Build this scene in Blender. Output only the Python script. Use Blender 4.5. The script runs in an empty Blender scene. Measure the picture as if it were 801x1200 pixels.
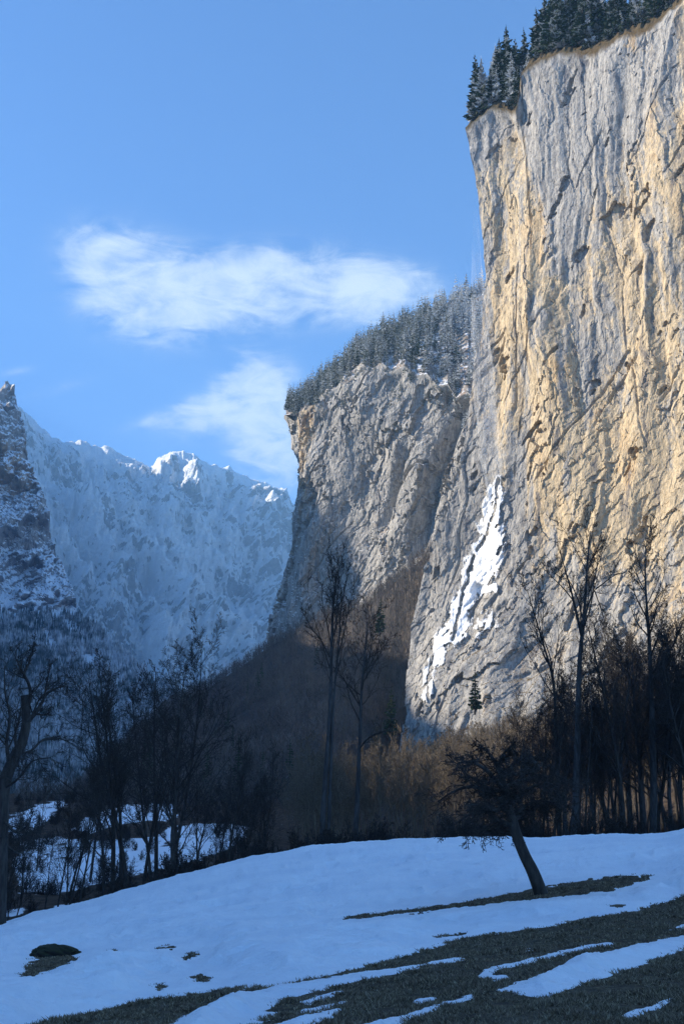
import bpy, math, random
import numpy as np

random.seed(7)
SC = bpy.context.scene
COL = SC.collection
F, TH = 1287.0, math.radians(15.6)
CT, ST = math.cos(TH), math.sin(TH)
rad = math.radians

# ------------------------------------------------------------------ helpers
def P(px, py, Y):
    """world point seen at a photo pixel (801x1200) at distance Y metres; eye = origin"""
    px, py, Y = np.broadcast_arrays(np.asarray(px, float), np.asarray(py, float), np.asarray(Y, float))
    cx, cy = (px - 400.5) / F, -(py - 600.0) / F
    dy = CT - cy * ST
    dz = ST + cy * CT
    return np.stack([cx / dy * Y, Y, dz / dy * Y], -1)

def proj(V):
    x, y, z = V[..., 0], V[..., 1], V[..., 2]
    d = np.maximum(y * CT + z * ST, 0.01)
    u = -y * ST + z * CT
    return 400.5 + x / d * F, 600.0 - u / d * F

def ip(x, pts):
    a = np.asarray(pts, float)
    return np.interp(x, a[:, 0], a[:, 1])

def sm(x, a, b):
    t = np.clip((x - a) / (b - a), 0, 1)
    return t * t * (3 - 2 * t)

_r = np.random.default_rng(11)
PERM = np.tile(_r.permutation(256), 3)
G2 = _r.random(256) * 2 * math.pi
G2X, G2Y = np.cos(G2), np.sin(G2)

def perlin(x, y, seed=0):
    x = np.asarray(x, float) + seed * 17.37; y = np.asarray(y, float) + seed * 9.71
    xi = np.floor(x).astype(int); yi = np.floor(y).astype(int)
    xf, yf = x - xi, y - yi
    u = xf ** 3 * (xf * (xf * 6 - 15) + 10); v = yf ** 3 * (yf * (yf * 6 - 15) + 10)
    def g(i, j):
        h = PERM[PERM[(xi + i) & 255] + ((yi + j) & 255)]
        return G2X[h] * (xf - i) + G2Y[h] * (yf - j)
    a = g(0, 0) * (1 - u) + g(1, 0) * u
    b = g(0, 1) * (1 - u) + g(1, 1) * u
    return (a * (1 - v) + b * v) * 1.5

def fbm(x, y, o=4, seed=0, gain=.5):
    s, a = 0, 1.0
    for i in range(o):
        s = s + a * perlin(x * 2 ** i, y * 2 ** i, seed + i * 3)
        a *= gain
    return s

def ridge(x, y, o=4, seed=0, gain=.5):
    s, a = 0, 1.0
    for i in range(o):
        s = s + a * (1 - 2 * np.abs(perlin(x * 2 ** i, y * 2 ** i, seed + i * 3)))
        a *= gain
    return s

RV = _r.random((256, 5))
def facets(u, v, seed=0, tilt=.35):
    """angular broken-rock relief: nearest jittered cell gives each piece its own height and tilt"""
    u = np.asarray(u, float) + seed * 13.7; v = np.asarray(v, float) + seed * 5.3
    ui = np.floor(u).astype(int); vi = np.floor(v).astype(int); best = np.full(u.shape, 1e9); out = np.zeros(u.shape)
    for di in (-1, 0, 1):
        for dj in (-1, 0, 1):
            h = PERM[PERM[(ui + di) & 255] + ((vi + dj + seed * 7) & 255)]
            q = RV[h]; du = u - (ui + di + q[..., 0]); dv = v - (vi + dj + q[..., 1]); d = du * du + dv * dv
            k = d < best; best = np.where(k, d, best)
            out = np.where(k, (q[..., 2] - .5) + tilt * 2 * ((q[..., 3] - .5) * du + (q[..., 4] - .5) * dv), out)
    return out

def mk(name, V, faces, mat=None, parent=None, smooth=True, attrs=None, link=True):
    V = np.asarray(V, np.float32).reshape(-1, 3)
    fl = faces if isinstance(faces, (list, tuple)) else [faces]
    fl = [np.asarray(q) for q in fl if len(q)]
    me = bpy.data.meshes.new(name)
    me.vertices.add(len(V)); me.vertices.foreach_set('co', V.ravel())
    idx = np.concatenate([q.ravel() for q in fl]).astype(np.int32)
    tot = np.concatenate([np.full(len(q), q.shape[1]) for q in fl]).astype(np.int32)
    st = np.concatenate([[0], np.cumsum(tot)[:-1]]).astype(np.int32)
    me.loops.add(len(idx)); me.loops.foreach_set('vertex_index', idx)
    me.polygons.add(len(tot)); me.polygons.foreach_set('loop_start', st); me.polygons.foreach_set('loop_total', tot)
    me.polygons.foreach_set('use_smooth', np.full(len(tot), smooth))
    for k, a in (attrs or {}).items():
        at = me.attributes.new(k, 'FLOAT', 'POINT'); at.data.foreach_set('value', np.asarray(a, np.float32).ravel())
    me.update(); me.validate()
    if mat: me.materials.append(mat)
    o = bpy.data.objects.new(name, me)
    if link: COL.objects.link(o)
    if parent: o.parent = parent
    return o

def gridf(nr, nc, flip=False):
    i = np.arange(nr * nc).reshape(nr, nc)
    q = np.stack([i[:-1, :-1], i[1:, :-1], i[1:, 1:], i[:-1, 1:]], -1).reshape(-1, 4)
    return q[:, ::-1] if flip else q

def tag(o, label, cat, group=None, kind=None):
    o['label'] = label; o['category'] = cat
    if group: o['group'] = group
    if kind: o['kind'] = kind
    return o

def empty(name, loc=(0, 0, 0), rz=0, sc=1):
    o = bpy.data.objects.new(name, None); COL.objects.link(o)
    o.location = loc; o.rotation_euler = (0, 0, rz); o.scale = (sc,) * 3 if not hasattr(sc, '__len__') else sc
    o.empty_display_size = .5
    return o

def dup(root, loc, rz=0, sc=1, tilt=(0, 0)):
    r = root.copy(); COL.objects.link(r); r.location = loc
    r.rotation_euler = (tilt[0], tilt[1], rz); r.scale = (sc,) * 3 if not hasattr(sc, '__len__') else sc
    for k in ('label', 'group', 'category'):
        if k in r: del r[k]
    for ch in list(root.children):
        c = ch.copy(); COL.objects.link(c); c.parent = r
    return r

# ------------------------------------------------------------------ materials
class NT:
    def __init__(s, name):
        s.m = bpy.data.materials.new(name); s.m.use_nodes = True
        s.t = s.m.node_tree; s.t.nodes.clear()
        s.out = s.n('OutputMaterial')
    def n(s, typ, **kw):
        nd = s.t.nodes.new('ShaderNode' + typ)
        for k, v in kw.items(): setattr(nd, k, v)
        return nd
    def set(s, sock, v):
        if hasattr(v, 'is_output') or isinstance(v, bpy.types.NodeSocket): s.t.links.new(v, sock)
        elif v is not None:
            if hasattr(sock.default_value, '__len__') and hasattr(v, '__len__') and len(sock.default_value) == 4 and len(v) == 3: v = tuple(v) + (1,)
            sock.default_value = v
    def math(s, op, a, b=None, c=None, clamp=False):
        nd = s.n('Math', operation=op, use_clamp=clamp)
        s.set(nd.inputs[0], a)
        if b is not None: s.set(nd.inputs[1], b)
        if c is not None: s.set(nd.inputs[2], c)
        return nd.outputs[0]
    def vmath(s, op, a, b):
        nd = s.n('VectorMath', operation=op); s.set(nd.inputs[0], a)
        if op == 'SCALE': s.set(nd.inputs['Scale'], b)
        else: s.set(nd.inputs[1], b)
        return nd.outputs['Value'] if op == 'DOT_PRODUCT' else nd.outputs[0]
    def coord(s, k='Object'):
        if not hasattr(s, '_tc'): s._tc = s.n('TexCoord')
        return s._tc.outputs[k]
    def mapped(s, scale, rot=(0, 0, 0), vec=None):
        nd = s.n('Mapping'); s.set(nd.inputs['Vector'], vec or s.coord()); nd.inputs['Scale'].default_value = scale; nd.inputs['Rotation'].default_value = rot
        return nd.outputs[0]
    def noise(s, vec, scale=1, detail=6, rough=.55, dist=0, out='Fac'):
        nd = s.n('TexNoise'); s.set(nd.inputs['Vector'], vec); s.set(nd.inputs['Scale'], scale); nd.inputs['Detail'].default_value = detail
        nd.inputs['Roughness'].default_value = rough; nd.inputs['Distortion'].default_value = dist
        return nd.outputs[out]
    def ss(s, v, a, b, lo=0, hi=1):
        nd = s.n('MapRange', interpolation_type='SMOOTHSTEP'); s.set(nd.inputs[0], v)
        for i, q in enumerate((a, b, lo, hi)): nd.inputs[i + 1].default_value = q
        return nd.outputs[0]
    def mix(s, f, a, b, bt='MIX'):
        nd = s.n('Mix', data_type='RGBA', blend_type=bt); s.set(nd.inputs[0], f); s.set(nd.inputs[6], a); s.set(nd.inputs[7], b)
        return nd.outputs[2]
    def attr(s, name):
        return s.n('Attribute', attribute_name=name).outputs['Fac']
    def nz(s):
        g = s.n('NewGeometry'); x = s.n('SeparateXYZ'); s.t.links.new(g.outputs['Normal'], x.inputs[0]); return x.outputs[2]
    def bump(s, h, dist=1, strength=1, nrm=None):
        nd = s.n('Bump'); s.set(nd.inputs['Height'], h); nd.inputs['Distance'].default_value = dist; nd.inputs['Strength'].default_value = strength
        if nrm is not None: s.set(nd.inputs['Normal'], nrm)
        return nd.outputs[0]
    def bsdf(s, col, rough=.9, nrm=None, spec=.2):
        b = s.n('BsdfPrincipled'); s.set(b.inputs['Base Color'], col); s.set(b.inputs['Roughness'], rough)
        b.inputs['Specular IOR Level'].default_value = spec
        if nrm is not None: s.set(b.inputs['Normal'], nrm)
        return b
    def done(s, sh): s.t.links.new(sh.outputs[0] if hasattr(sh, 'outputs') else sh, s.out.inputs[0]); return s.m

def rock_mat(name, grey, grey2, ochre, k=1.0, snow=0.0, snowcut=.45, veg=(.16, .10, .055), vegcut=.55, cscale=1.0, bumpd=.8, dark=(.07, .07, .075), tilt=.12):
    """limestone wall: k = feature size factor (1 = metre-scale cliff); attribute 'ochre' biases the staining"""
    t = NT(name)
    warp = t.vmath('SCALE', t.vmath('SUBTRACT', t.noise(t.mapped((.06 / k,) * 3), 1, 5, .6, out='Color'), (.5, .5, .5)), 9.0 * k)
    wp = t.vmath('ADD', t.coord(), warp)
    fine = t.noise(t.mapped((.55 / k, .55 / k, .32 / k)), 1, 9, .68)
    grit = t.noise(t.mapped((1.3 / k, 1.3 / k, .75 / k), (0, .5, .4)), 1, 5, .7)
    streak = t.noise(t.mapped((.15 / k, .15 / k, .012 / k), (0, tilt, 0), wp), 1, 8, .66, .2)
    streak2 = t.noise(t.mapped((.6 / k, .6 / k, .035 / k), (0, tilt, 0), wp), 1, 6, .65, .1)
    blot = t.noise(t.mapped((.022 / k, .022 / k, .013 / k)), 1, 8, .66)
    och = t.math('ADD', t.attr('ochre'), t.math('ADD', t.math('MULTIPLY', t.math('SUBTRACT', streak, .5), 2.0), t.math('ADD', t.math('MULTIPLY', t.math('SUBTRACT', blot, .5), 1.7), t.math('MULTIPLY', t.math('SUBTRACT', fine, .5), .7))))
    of = t.ss(och, .34, .66)
    g = t.mix(t.ss(t.math('ADD', t.math('MULTIPLY', streak2, .6), t.math('MULTIPLY', fine, .4)), .40, .60), grey, grey2)
    oc = t.mix(t.ss(t.math('ADD', t.math('MULTIPLY', fine, .6), t.math('MULTIPLY', streak2, .4)), .38, .62), tuple(c * .72 for c in ochre), tuple(min(1, c * 1.22) for c in ochre))
    oc = t.mix(t.ss(blot, .56, .72), oc, (ochre[0] * 1.02, ochre[1] * .84, ochre[2] * .62))
    c = t.mix(of, g, oc)
    dk = t.math('MULTIPLY', t.ss(streak, .545, .63), t.ss(blot, .36, .54))
    c = t.mix(t.math('MULTIPLY', dk, .68), c, (dark[0] * 1.5, dark[1] * 1.55, dark[2] * 1.7))
    c = t.mix(t.math('MULTIPLY', t.ss(grit, .58, .70), .5), c, (min(1, grey2[0] * 1.4), min(1, grey2[1] * 1.37), min(1, grey2[2] * 1.30)))
    c = t.mix(t.math('MULTIPLY', t.ss(grit, .42, .30), .6), c, dark)
    nz = t.math('ADD', t.nz(), t.math('MULTIPLY', t.math('SUBTRACT', fine, .5), .7))
    c = t.mix(t.math('MAXIMUM', t.ss(nz, vegcut, vegcut + .2), t.ss(t.math('ADD', t.attr('veg'), t.math('MULTIPLY', t.math('SUBTRACT', blot, .5), .8)), .4, .6)), c, t.mix(t.ss(blot, .4, .6), veg, (veg[0] * 1.35, veg[1] * 1.15, veg[2] * 1.0)))
    if snow > 0:
        c = t.mix(t.math('MULTIPLY', t.ss(nz, snowcut, snowcut + .16), snow), c, (.82, .85, .88))
    h = t.math('ADD', t.math('MULTIPLY', fine, 1.2), t.math('ADD', t.math('MULTIPLY', streak2, .5), t.math('MULTIPLY', grit, .5)))
    return t.done(t.bsdf(c, .92, t.bump(h, bumpd * k, 1.0), .15))

def simple_mat(name, c1, c2, sc=3, rough=.9, bump=0, scale3=(1, 1, 1), spec=.2):
    t = NT(name)
    n = t.noise(t.mapped(scale3), sc, 6, .6)
    return t.done(t.bsdf(t.mix(t.ss(n, .35, .65), c1, c2), rough, t.bump(n, bump) if bump else None, spec))

M_cliff = rock_mat('cliff limestone', (.215, .21, .205), (.43, .41, .375), (.53, .425, .28), 1.0, veg=(.085, .07, .04), vegcut=.62)
M_bluff = rock_mat('bluff limestone', (.22, .215, .205), (.43, .41, .375), (.52, .42, .29), 1.5, snow=.9, snowcut=.62, vegcut=.48, veg=(.17, .12, .075))
M_peak = rock_mat('peak rock', (.26, .25, .24), (.39, .36, .33), (.42, .30, .20), 5, snow=1, snowcut=.22, vegcut=3)
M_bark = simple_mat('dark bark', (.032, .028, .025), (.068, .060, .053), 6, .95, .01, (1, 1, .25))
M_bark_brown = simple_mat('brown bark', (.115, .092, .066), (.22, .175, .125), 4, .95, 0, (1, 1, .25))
M_bark_pale = simple_mat('pale bark', (.045, .043, .042), (.085, .082, .08), 5, .95, .01, (1, 1, .25))
M_litter = simple_mat('leaf litter ground', (.04, .032, .026), (.095, .076, .06), .2, .95, .3)

def snow_mat():
    t = NT('snow')
    big = t.noise(t.mapped((.35, .35, .35)), 1, 6, .55)
    fi = t.noise(t.mapped((4, 4, 4)), 1, 8, .65)
    cr = t.noise(t.mapped((.9, 2.2, 1)), 1, 7, .6, .3)
    dirt = t.ss(t.noise(t.mapped((14, 14, 14)), 1, 3, .7), (.66), .73)
    c = t.mix(t.ss(big, .35, .65), (.78, .82, .87), (.86, .89, .92))
    c = t.mix(t.math('MULTIPLY', dirt, .15), c, (.30, .27, .22))
    h = t.math('ADD', t.math('MULTIPLY', fi, .25), t.math('ADD', t.math('MULTIPLY', cr, .8), t.math('MULTIPLY', big, .4)))
    b = t.bsdf(c, .7, t.bump(h, .26, 1.0), .3)
    return t.done(b)
M_snow = snow_mat()

def ground_mat():
    t = NT('ground')
    n1 = t.noise(t.mapped((.6, .6, .6)), 1, 7, .6); n2 = t.noise(t.mapped((7, 7, 7)), 1, 6, .65)
    c = t.mix(t.ss(n1, .35, .65), (.05, .041, .03), (.10, .078, .056))
    c = t.mix(t.ss(n2, .45, .7), c, (.15, .125, .075))
    c = t.mix(t.math('MULTIPLY', t.ss(n2, .45, .3), .7), c, (.022, .022, .014))
    n4 = t.noise(t.mapped((.9, .9, .9)), 1, 6, .65)
    c = t.mix(t.attr('litter'), c, t.mix(t.ss(n4, .35, .65), (.035, .027, .02), (.085, .06, .042)))
    far = t.attr('snowy')
    n3 = t.noise(t.mapped((.16, .09, .12)), 1, 9, .72)
    c = t.mix(t.ss(t.math('ADD', far, t.math('MULTIPLY', t.math('SUBTRACT', n3, .5), 3.4)), .52, .72), c, (.82, .85, .89))
    return t.done(t.bsdf(c, .95, t.bump(t.math('ADD', n2, n1), .09, 1), .1))
M_ground = ground_mat()

def far_snow_mat():
    t = NT('alpine snow and rock')
    nz = t.nz()
    a = t.noise(t.mapped((.011, .011, .016)), 1, 12, .78)
    b = t.noise(t.mapped((.0022, .0022, .022), (.0, .42, .0)), 1, 12, .76, .2); big = t.noise(t.mapped((.0011, .0011, .0018), (0, .5, 0)), 1, 4, .5)
    e = t.math('ADD', t.math('MULTIPLY', nz, .55), t.math('ADD', t.math('MULTIPLY', t.math('SUBTRACT', a, .5), .55), t.math('MULTIPLY', t.math('SUBTRACT', b, .5), .30)))
    e = t.math('SUBTRACT', e, t.math('MULTIPLY', t.attr('rock'), .72))
    f = t.ss(e, -.36, -.10)
    c = t.mix(f, t.mix(t.ss(a, .4, .6), (.19, .19, .195), (.36, .355, .35)), (.91, .93, .94))
    return t.done(t.bsdf(c, .85, t.bump(t.math('ADD', a, b), 60, .8), .1))
M_far = far_snow_mat()

def spruce_mat(name, snow, g1=(.018, .035, .016), g2=(.04, .065, .028)):
    t = NT(name)
    n = t.noise(t.mapped((1.1, 1.1, 1.1)), 1, 4, .6)
    oi = t.n('ObjectInfo').outputs['Random']
    c = t.mix(oi, g1, g2)
    nz = t.math('ABSOLUTE', t.nz())
    f = t.ss(t.math('ADD', t.attr('frost'), t.math('MULTIPLY', t.math('SUBTRACT', n, .5), .8)), 1.0 - snow, 1.12 - snow)
    c = t.mix(f, c, (.72, .76, .80))
    return t.done(t.bsdf(c, .9, None, .1))
M_spruce_dark = spruce_mat('spruce needles lightly dusted', .46)
M_spruce_snow = spruce_mat('spruce needles snowy', .84, (.07, .085, .06), (.12, .135, .095))
M_spruce_frost = spruce_mat('spruce needles frosted', .82, (.07, .085, .075), (.12, .13, .11))
M_spruce_green = spruce_mat('spruce needles green', .0, (.025, .045, .015), (.05, .08, .03))

# ------------------------------------------------------------------ ground
PXC = [-700, 0, 100, 200, 300, 400, 500, 600, 700, 800, 1500]
ROWS = {
 11: [1300, 1235, 1226, 1218, 1211, 1205, 1202, 1199, 1197, 1195, 1185],
 20: [1230, 1165, 1155, 1146, 1137, 1128, 1121, 1115, 1110, 1105, 1070],
 34: [1210, 1128, 1112, 1098, 1087, 1077, 1065, 1052, 1041, 1029, 975],
 48: [1200, 1107, 1082, 1060, 1042, 1029, 1018, 1010, 1000, 989, 930],
 62: [1190, 1099, 1066, 1036.5, 1010.5, 994.5, 989, 988, 985, 975, 900],
 75: [1190, 1112, 1085, 1056, 1028, 1008, 1000, 997, 993, 984, 890],
 100: [1130, 1100, 1093, 1085, 1060, 1025, 1015, 1010, 1004, 990, 860],
 130: [1070, 1064, 1064, 1062, 1052, 1025, 1010, 1004, 996, 980, 840],
 200: [1010, 1000, 1000, 1003, 1008, 1000, 988, 978, 965, 945, 800],
 300: [945, 940, 940, 945, 950, 955, 950, 940, 925, 900, 780],
 420: [935, 932, 932, 934, 930, 920, 900, 870, 860, 850, 760],
 700: [945, 945, 945, 945, 945, 940, 930, 930, 930, 930, 900],
 1500: [955, 955, 955, 955, 955, 955, 955, 955, 955, 955, 955],
 12000: [960.5] * 11,
}
_rk = np.array(sorted(ROWS)); _lr = np.log(_rk)
_tab = np.array([[float(P(400.5, py, 1.0)[2]) for py in ROWS[k]] for k in _rk])
_uc = (np.array(PXC) - 400.5) / F / 1.02

def pchip_rows(tab, lr, q):
    """smooth (Catmull-Rom, non-uniform) interpolation along rows"""
    n = len(lr); i = np.clip(np.searchsorted(lr, q) - 1, 0, n - 2)
    h = np.diff(lr); d = np.diff(tab, axis=0) / h[:, None]
    m = np.zeros_like(tab)
    m[1:-1] = np.where(d[:-1] * d[1:] > 0, 2 * d[:-1] * d[1:] / (d[:-1] + d[1:] + 1e-12), 0)
    m[0], m[-1] = d[0], d[-1]
    s = np.clip((q - lr[i]) / h[i], 0, 1)
    return i, h[i], s, m

def zground(x, y):
    x = np.asarray(x, float); y = np.asarray(y, float)
    yy = np.maximum(y, 11.0); u = np.clip(x / yy, _uc[0], _uc[-1])
    q = np.log(np.minimum(yy, 11999))
    i, h, s, m = pchip_rows(_tab, _lr, q)
    h00 = 2 * s**3 - 3 * s**2 + 1; h10 = s**3 - 2 * s**2 + s; h01 = -2 * s**3 + 3 * s**2; h11 = s**3 - s**2
    j = np.clip(np.searchsorted(_uc, u) - 1, 0, len(_uc) - 2)
    w = (u - _uc[j]) / (_uc[j + 1] - _uc[j])
    def colv(jj):
        return h00 * _tab[i, jj] + h10 * h * m[i, jj] + h01 * _tab[i + 1, jj] + h11 * h * m[i + 1, jj]
    # smooth across columns with Catmull-Rom
    n = len(_uc) - 1
    a, b, c, d = colv(np.clip(j - 1, 0, n)), colv(j), colv(j + 1), colv(np.clip(j + 2, 0, n))
    t = b + .5 * w * (c - a + w * (2 * a - 5 * b + 4 * c - d + w * (3 * (b - c) + d - a)))
    t = np.where((j == 0) | (j == n - 1), b * (1 - w) + c * w, t)
    z = t * yy
    # near the viewer, level off
    znear = -1.72 + .09 * x
    k = sm(y, 4, 11)
    return np.where(y < 11, znear * (1 - k) + z * k, z)

az = np.unique(np.round(np.concatenate([np.arange(-180, -24, 4), np.arange(-24, 24, .075), np.arange(24, 180.1, 4)]), 4)) * math.pi / 180
inv = np.linspace(1 / 9., 1 / 80., 330)
rr = np.concatenate([[.3, .8, 1.5, 2.5, 4, 5.5, 7, 8], 1 / inv, np.geomspace(81, 500, 170), np.geomspace(515, 11000, 60)])
A, R = np.meshgrid(az, rr)
GX, GY = np.sin(A) * R, np.cos(A) * R
GZ = zground(GX, GY)
rough = fbm(GX * .5, GY * .5, 4, 5) * .05 * sm(R, 3, 12) + fbm(GX * .06, GY * .06, 4, 9) * .8 * sm(R, 80, 160)
GZ = GZ + rough
ppx, ppy = proj(np.stack([GX, GY, GZ], -1))
front = GY > 5

def pin(poly, x, y):
    poly = np.asarray(poly, float); c = np.zeros(x.shape, bool); n = len(poly)
    for i in range(n):
        x1, y1 = poly[i]; x2, y2 = poly[(i + 1) % n]
        if y1 == y2: continue
        k = ((y1 > y) != (y2 > y)) & (x < (x2 - x1) * (y - y1) / (y2 - y1) + x1)
        c ^= k
    return c

def sdf(poly, x, y, ys=2.5):
    """signed distance (positive inside), vertical axis stretched because the meadow is seen obliquely"""
    p = np.asarray(poly, float) * (1, ys); yy = y * ys
    d = np.full(x.shape, 1e9); n = len(p)
    for i in range(n):
        a, b = p[i], p[(i + 1) % n]; e = b - a; L = e @ e + 1e-9
        t = np.clip(((x - a[0]) * e[0] + (yy - a[1]) * e[1]) / L, 0, 1)
        d = np.minimum(d, np.hypot(x - a[0] - t * e[0], yy - a[1] - t * e[1]))
    return np.where(pin(poly, x, y), d, -d)

FAR_SNOW = [
 [(10, 958), (40, 944), (78, 936), (72, 950), (48, 968), (14, 984)],
 [(84, 972), (106, 956), (148, 942), (206, 942), (206, 960), (150, 966), (104, 978)],
 [(28, 986), (60, 980), (110, 984), (168, 982), (196, 970), (250, 965), (288, 968), (290, 982), (262, 996), (226, 1010), (188, 1021), (130, 1033), (64, 1048), (24, 1046), (16, 1008)],
 [(66, 1060), (102, 1058), (102, 1066), (66, 1068)], [(0, 1064), (28, 1064), (28, 1074), (0, 1074)],
 [(285, 872), (302, 868), (300, 876), (287, 880)],
]
snowy = np.zeros(R.shape)
fm = front & (R > 85) & (R < 520)
for p in FAR_SNOW:
    snowy[fm] = np.maximum(snowy[fm], np.clip(sdf(p, ppx[fm], ppy[fm]) / 14 + .5, 0, 1))
# scattered snow deeper in the valley
snowy = np.where((R > 520), .35, snowy)
snowy = np.where((~front) & (R > 3), .9, snowy)
GVs = np.stack([GX, GY, GZ], -1)
o = mk('ground', GVs, gridf(*R.shape, flip=True), M_ground, attrs={'snowy': snowy, 'litter': sm(R, 72, 80) * (1 - sm(R, 900, 1500))})
tag(o, 'dark grassy meadow and valley floor running back to the cliffs', 'ground', kind='structure')

# ------------------------------------------------------------------ snow cover on the meadow
GRASS = [
 [(400, 1075.5), (440, 1070), (500, 1063), (560, 1055), (600, 1047), (632, 1041), (680, 1033), (720, 1027), (764, 1025.5), (755, 1032), (730, 1040), (690, 1046), (650, 1051), (600, 1056), (540, 1063), (470, 1071), (420, 1077)],
 [(900, 1030), (801, 1050), (774, 1060), (726, 1071), (681, 1078), (651, 1084), (613, 1090), (538, 1101), (516, 1108), (475, 1121), (400, 1140), (325, 1156), (262, 1160), (187, 1170), (150, 1177), (40, 1203), (-60, 1230), (-60, 1500), (1000, 1500)],
 [(226, 1146), (236, 1143), (247, 1146), (240, 1151), (229, 1151)],
 [(184, 1110.6), (200, 1109), (203, 1111), (188, 1112)],
 [(181, 1157), (190, 1153), (197, 1154), (187, 1160)],
 [(128, 1115), (134, 1113.5), (136, 1116), (131, 1117)],
 [(714, 1062), (724, 1059.5), (734, 1061), (726, 1064)],
 [(512, 1098), (526, 1096.4), (544, 1093.8), (543, 1095.4), (526, 1098), (514, 1099.2)],
 [(216, 1121), (226, 1116), (229, 1117), (221, 1123)],
 [(20, 1150), (30, 1140), (34, 1128), (52, 1121), (80, 1120), (90, 1124), (70, 1134), (48, 1139), (34, 1150)],
]
STREAK = [
 [(546, 1122.5), (490, 1131), (430, 1138), (374, 1149), (321, 1157), (300, 1162), (262, 1171), (225, 1188), (190, 1204), (100, 1240), (200, 1245), (285, 1207), (300, 1199), (318, 1194), (340, 1187), (310, 1186), (334, 1171), (362, 1165), (411, 1151), (455, 1143), (500, 1133), (544, 1125.5)],
 [(345, 1176), (398, 1161), (404, 1163), (390, 1168), (360, 1177)],
 [(345, 1188), (380, 1178), (405, 1172), (402, 1177), (372, 1186), (350, 1190)],
 [(318, 1202), (350, 1192), (404, 1181), (396, 1188), (372, 1200), (350, 1210)],
 [(400, 1212), (430, 1201), (480, 1188), (520, 1175), (553, 1164.5), (550, 1170), (505, 1186), (470, 1202), (440, 1215)],
 [(482, 1177), (500, 1172), (508, 1173), (490, 1179)],
 [(555, 1143), (576, 1133), (610, 1126), (651, 1116), (688, 1108), (718, 1104.5), (716, 1108), (688, 1112), (643, 1123), (613, 1131), (580, 1138), (578, 1144), (598, 1146), (580, 1152), (572, 1148)],
 [(583, 1161), (613, 1150), (651, 1135), (696, 1120), (744, 1107), (801, 1096), (900, 1076), (900, 1090), (801, 1113), (744, 1133), (703, 1149), (662, 1160), (636, 1170), (610, 1165)],
 [(728, 1191), (744, 1184.5), (793, 1169), (788, 1175), (752, 1190), (741, 1195)],
 [(778, 1091), (801, 1083), (860, 1072), (860, 1077), (801, 1088)],
 [(501, 1128), (530, 1122), (548, 1124), (530, 1129), (505, 1132)],
 [(615, 1113), (622, 1111), (625, 1113), (618, 1115)],
 [(484, 1172), (512, 1168), (508, 1174), (482, 1178)],
]
azs = np.arange(-23, 23.01, .055) * math.pi / 180
rs = np.concatenate([1 / np.linspace(1 / 7.5, 1 / 60., 420), 1 / np.linspace(1 / 60.3, 1 / 72, 30)])
A2, R2 = np.meshgrid(azs, rs)
SX, SY = np.sin(A2) * R2, np.cos(A2) * R2
def rough_at(x, y):
    r = np.hypot(x, y)
    return fbm(x * .5, y * .5, 4, 5) * .05 * sm(r, 3, 12) + fbm(x * .06, y * .06, 4, 9) * .8 * sm(r, 80, 160)
def zsurf(x, y): return zground(x, y) + rough_at(x, y)
SZ0 = zground(SX, SY) + rough_at(SX, SY)
qx, qy = proj(np.stack([SX, SY, SZ0], -1))
nzx = fbm(SX * 1.3, SY * 1.3, 5, 21, .6); nzy = fbm(SX * 5, SY * 5, 3, 31)
qxx = qx + 5 * nzx + 2.5 * nzy; qyy = qy + 1.5 * fbm(SX * 1.1, SY * 1.1, 5, 41, .62) + .8 * fbm(SX * 4, SY * 4, 3, 51)
grass = np.full(R2.shape, -1e9)
for p in GRASS: grass = np.maximum(grass, sdf(p, qxx, qyy))
strk = np.full(R2.shape, -1e9)
for p in STREAK: strk = np.maximum(strk, sdf(p, qxx, qyy))
SD = np.maximum(-grass, np.minimum(strk, grass + 40))
# scattered remnants in the grass and holes in the thin snow
SD = SD - 3.0 * np.clip(fbm(SX * 2.2, SY * 4.5, 4, 61) - .35, 0, 1) * (np.abs(SD) < 14)
dent = np.zeros(R2.shape)
rg = np.random.default_rng(5)
for k in range(420):
    if k < 130: cx, cy_ = rg.normal(180, 60), rg.normal(1126, 20)
    else: cx, cy_ = rg.uniform(0, 800), rg.uniform(1000, 1110)
    # trace dent to the ground by nearest grid vertex
    if k % 3 == 0:
        w = int(rg.integers(3, 9))
    q = np.argmin((qx - cx) ** 2 + 9 * (qy - cy_) ** 2); i, j = np.unravel_index(q, qx.shape)
    x0, y0 = SX[i, j], SY[i, j]; s = rg.uniform(.2, .42)
    i0, i1 = np.searchsorted(rs, [R2[i, j] - 3 * s - .3, R2[i, j] + 3 * s + .3])
    sl = slice(max(i0, 0), i1)
    d2 = ((SX[sl] - x0) ** 2 + ((SY[sl] - y0) / rg.uniform(1, 2.2)) ** 2) / s ** 2
    dep = rg.uniform(.12, .26); dent[sl] = np.minimum(dent[sl], -dep * np.exp(-d2 ** 1.5) + .22 * dep * np.exp(-(np.sqrt(d2) - 1.5) ** 2 * 4) * (dent[sl] > -.01))
SD = SD + 2.2 * fbm(SX * 7, SY * 8, 3, 63) * sm(25 - np.abs(SD), 0, 20)
thick = np.clip(SD * .006, -.05, .02) + .26 * sm(SD, 3, 60)
und = (.05 * fbm(SX * .9, SY * .9, 4, 71) + .10 * fbm(SX * .22, SY * .22, 3, 81) + .018 * fbm(SX * 4, SY * 4, 3, 83)) * np.clip(SD * .03, 0, 1)
tot_ = thick + und + dent * np.clip(SD * .05, 0, 1)
SZ = SZ0 + np.where(SD > 4, np.maximum(tot_, .02 + .12 * np.maximum(tot_ - .02, -.12)), tot_)
edge = np.minimum(np.minimum(np.arange(R2.shape[1]), R2.shape[1] - 1 - np.arange(R2.shape[1]))[None, :] / 30., 1)
SZ = SZ - (1 - edge) * .0 - .4 * sm(R2, 69, 72)
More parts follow.
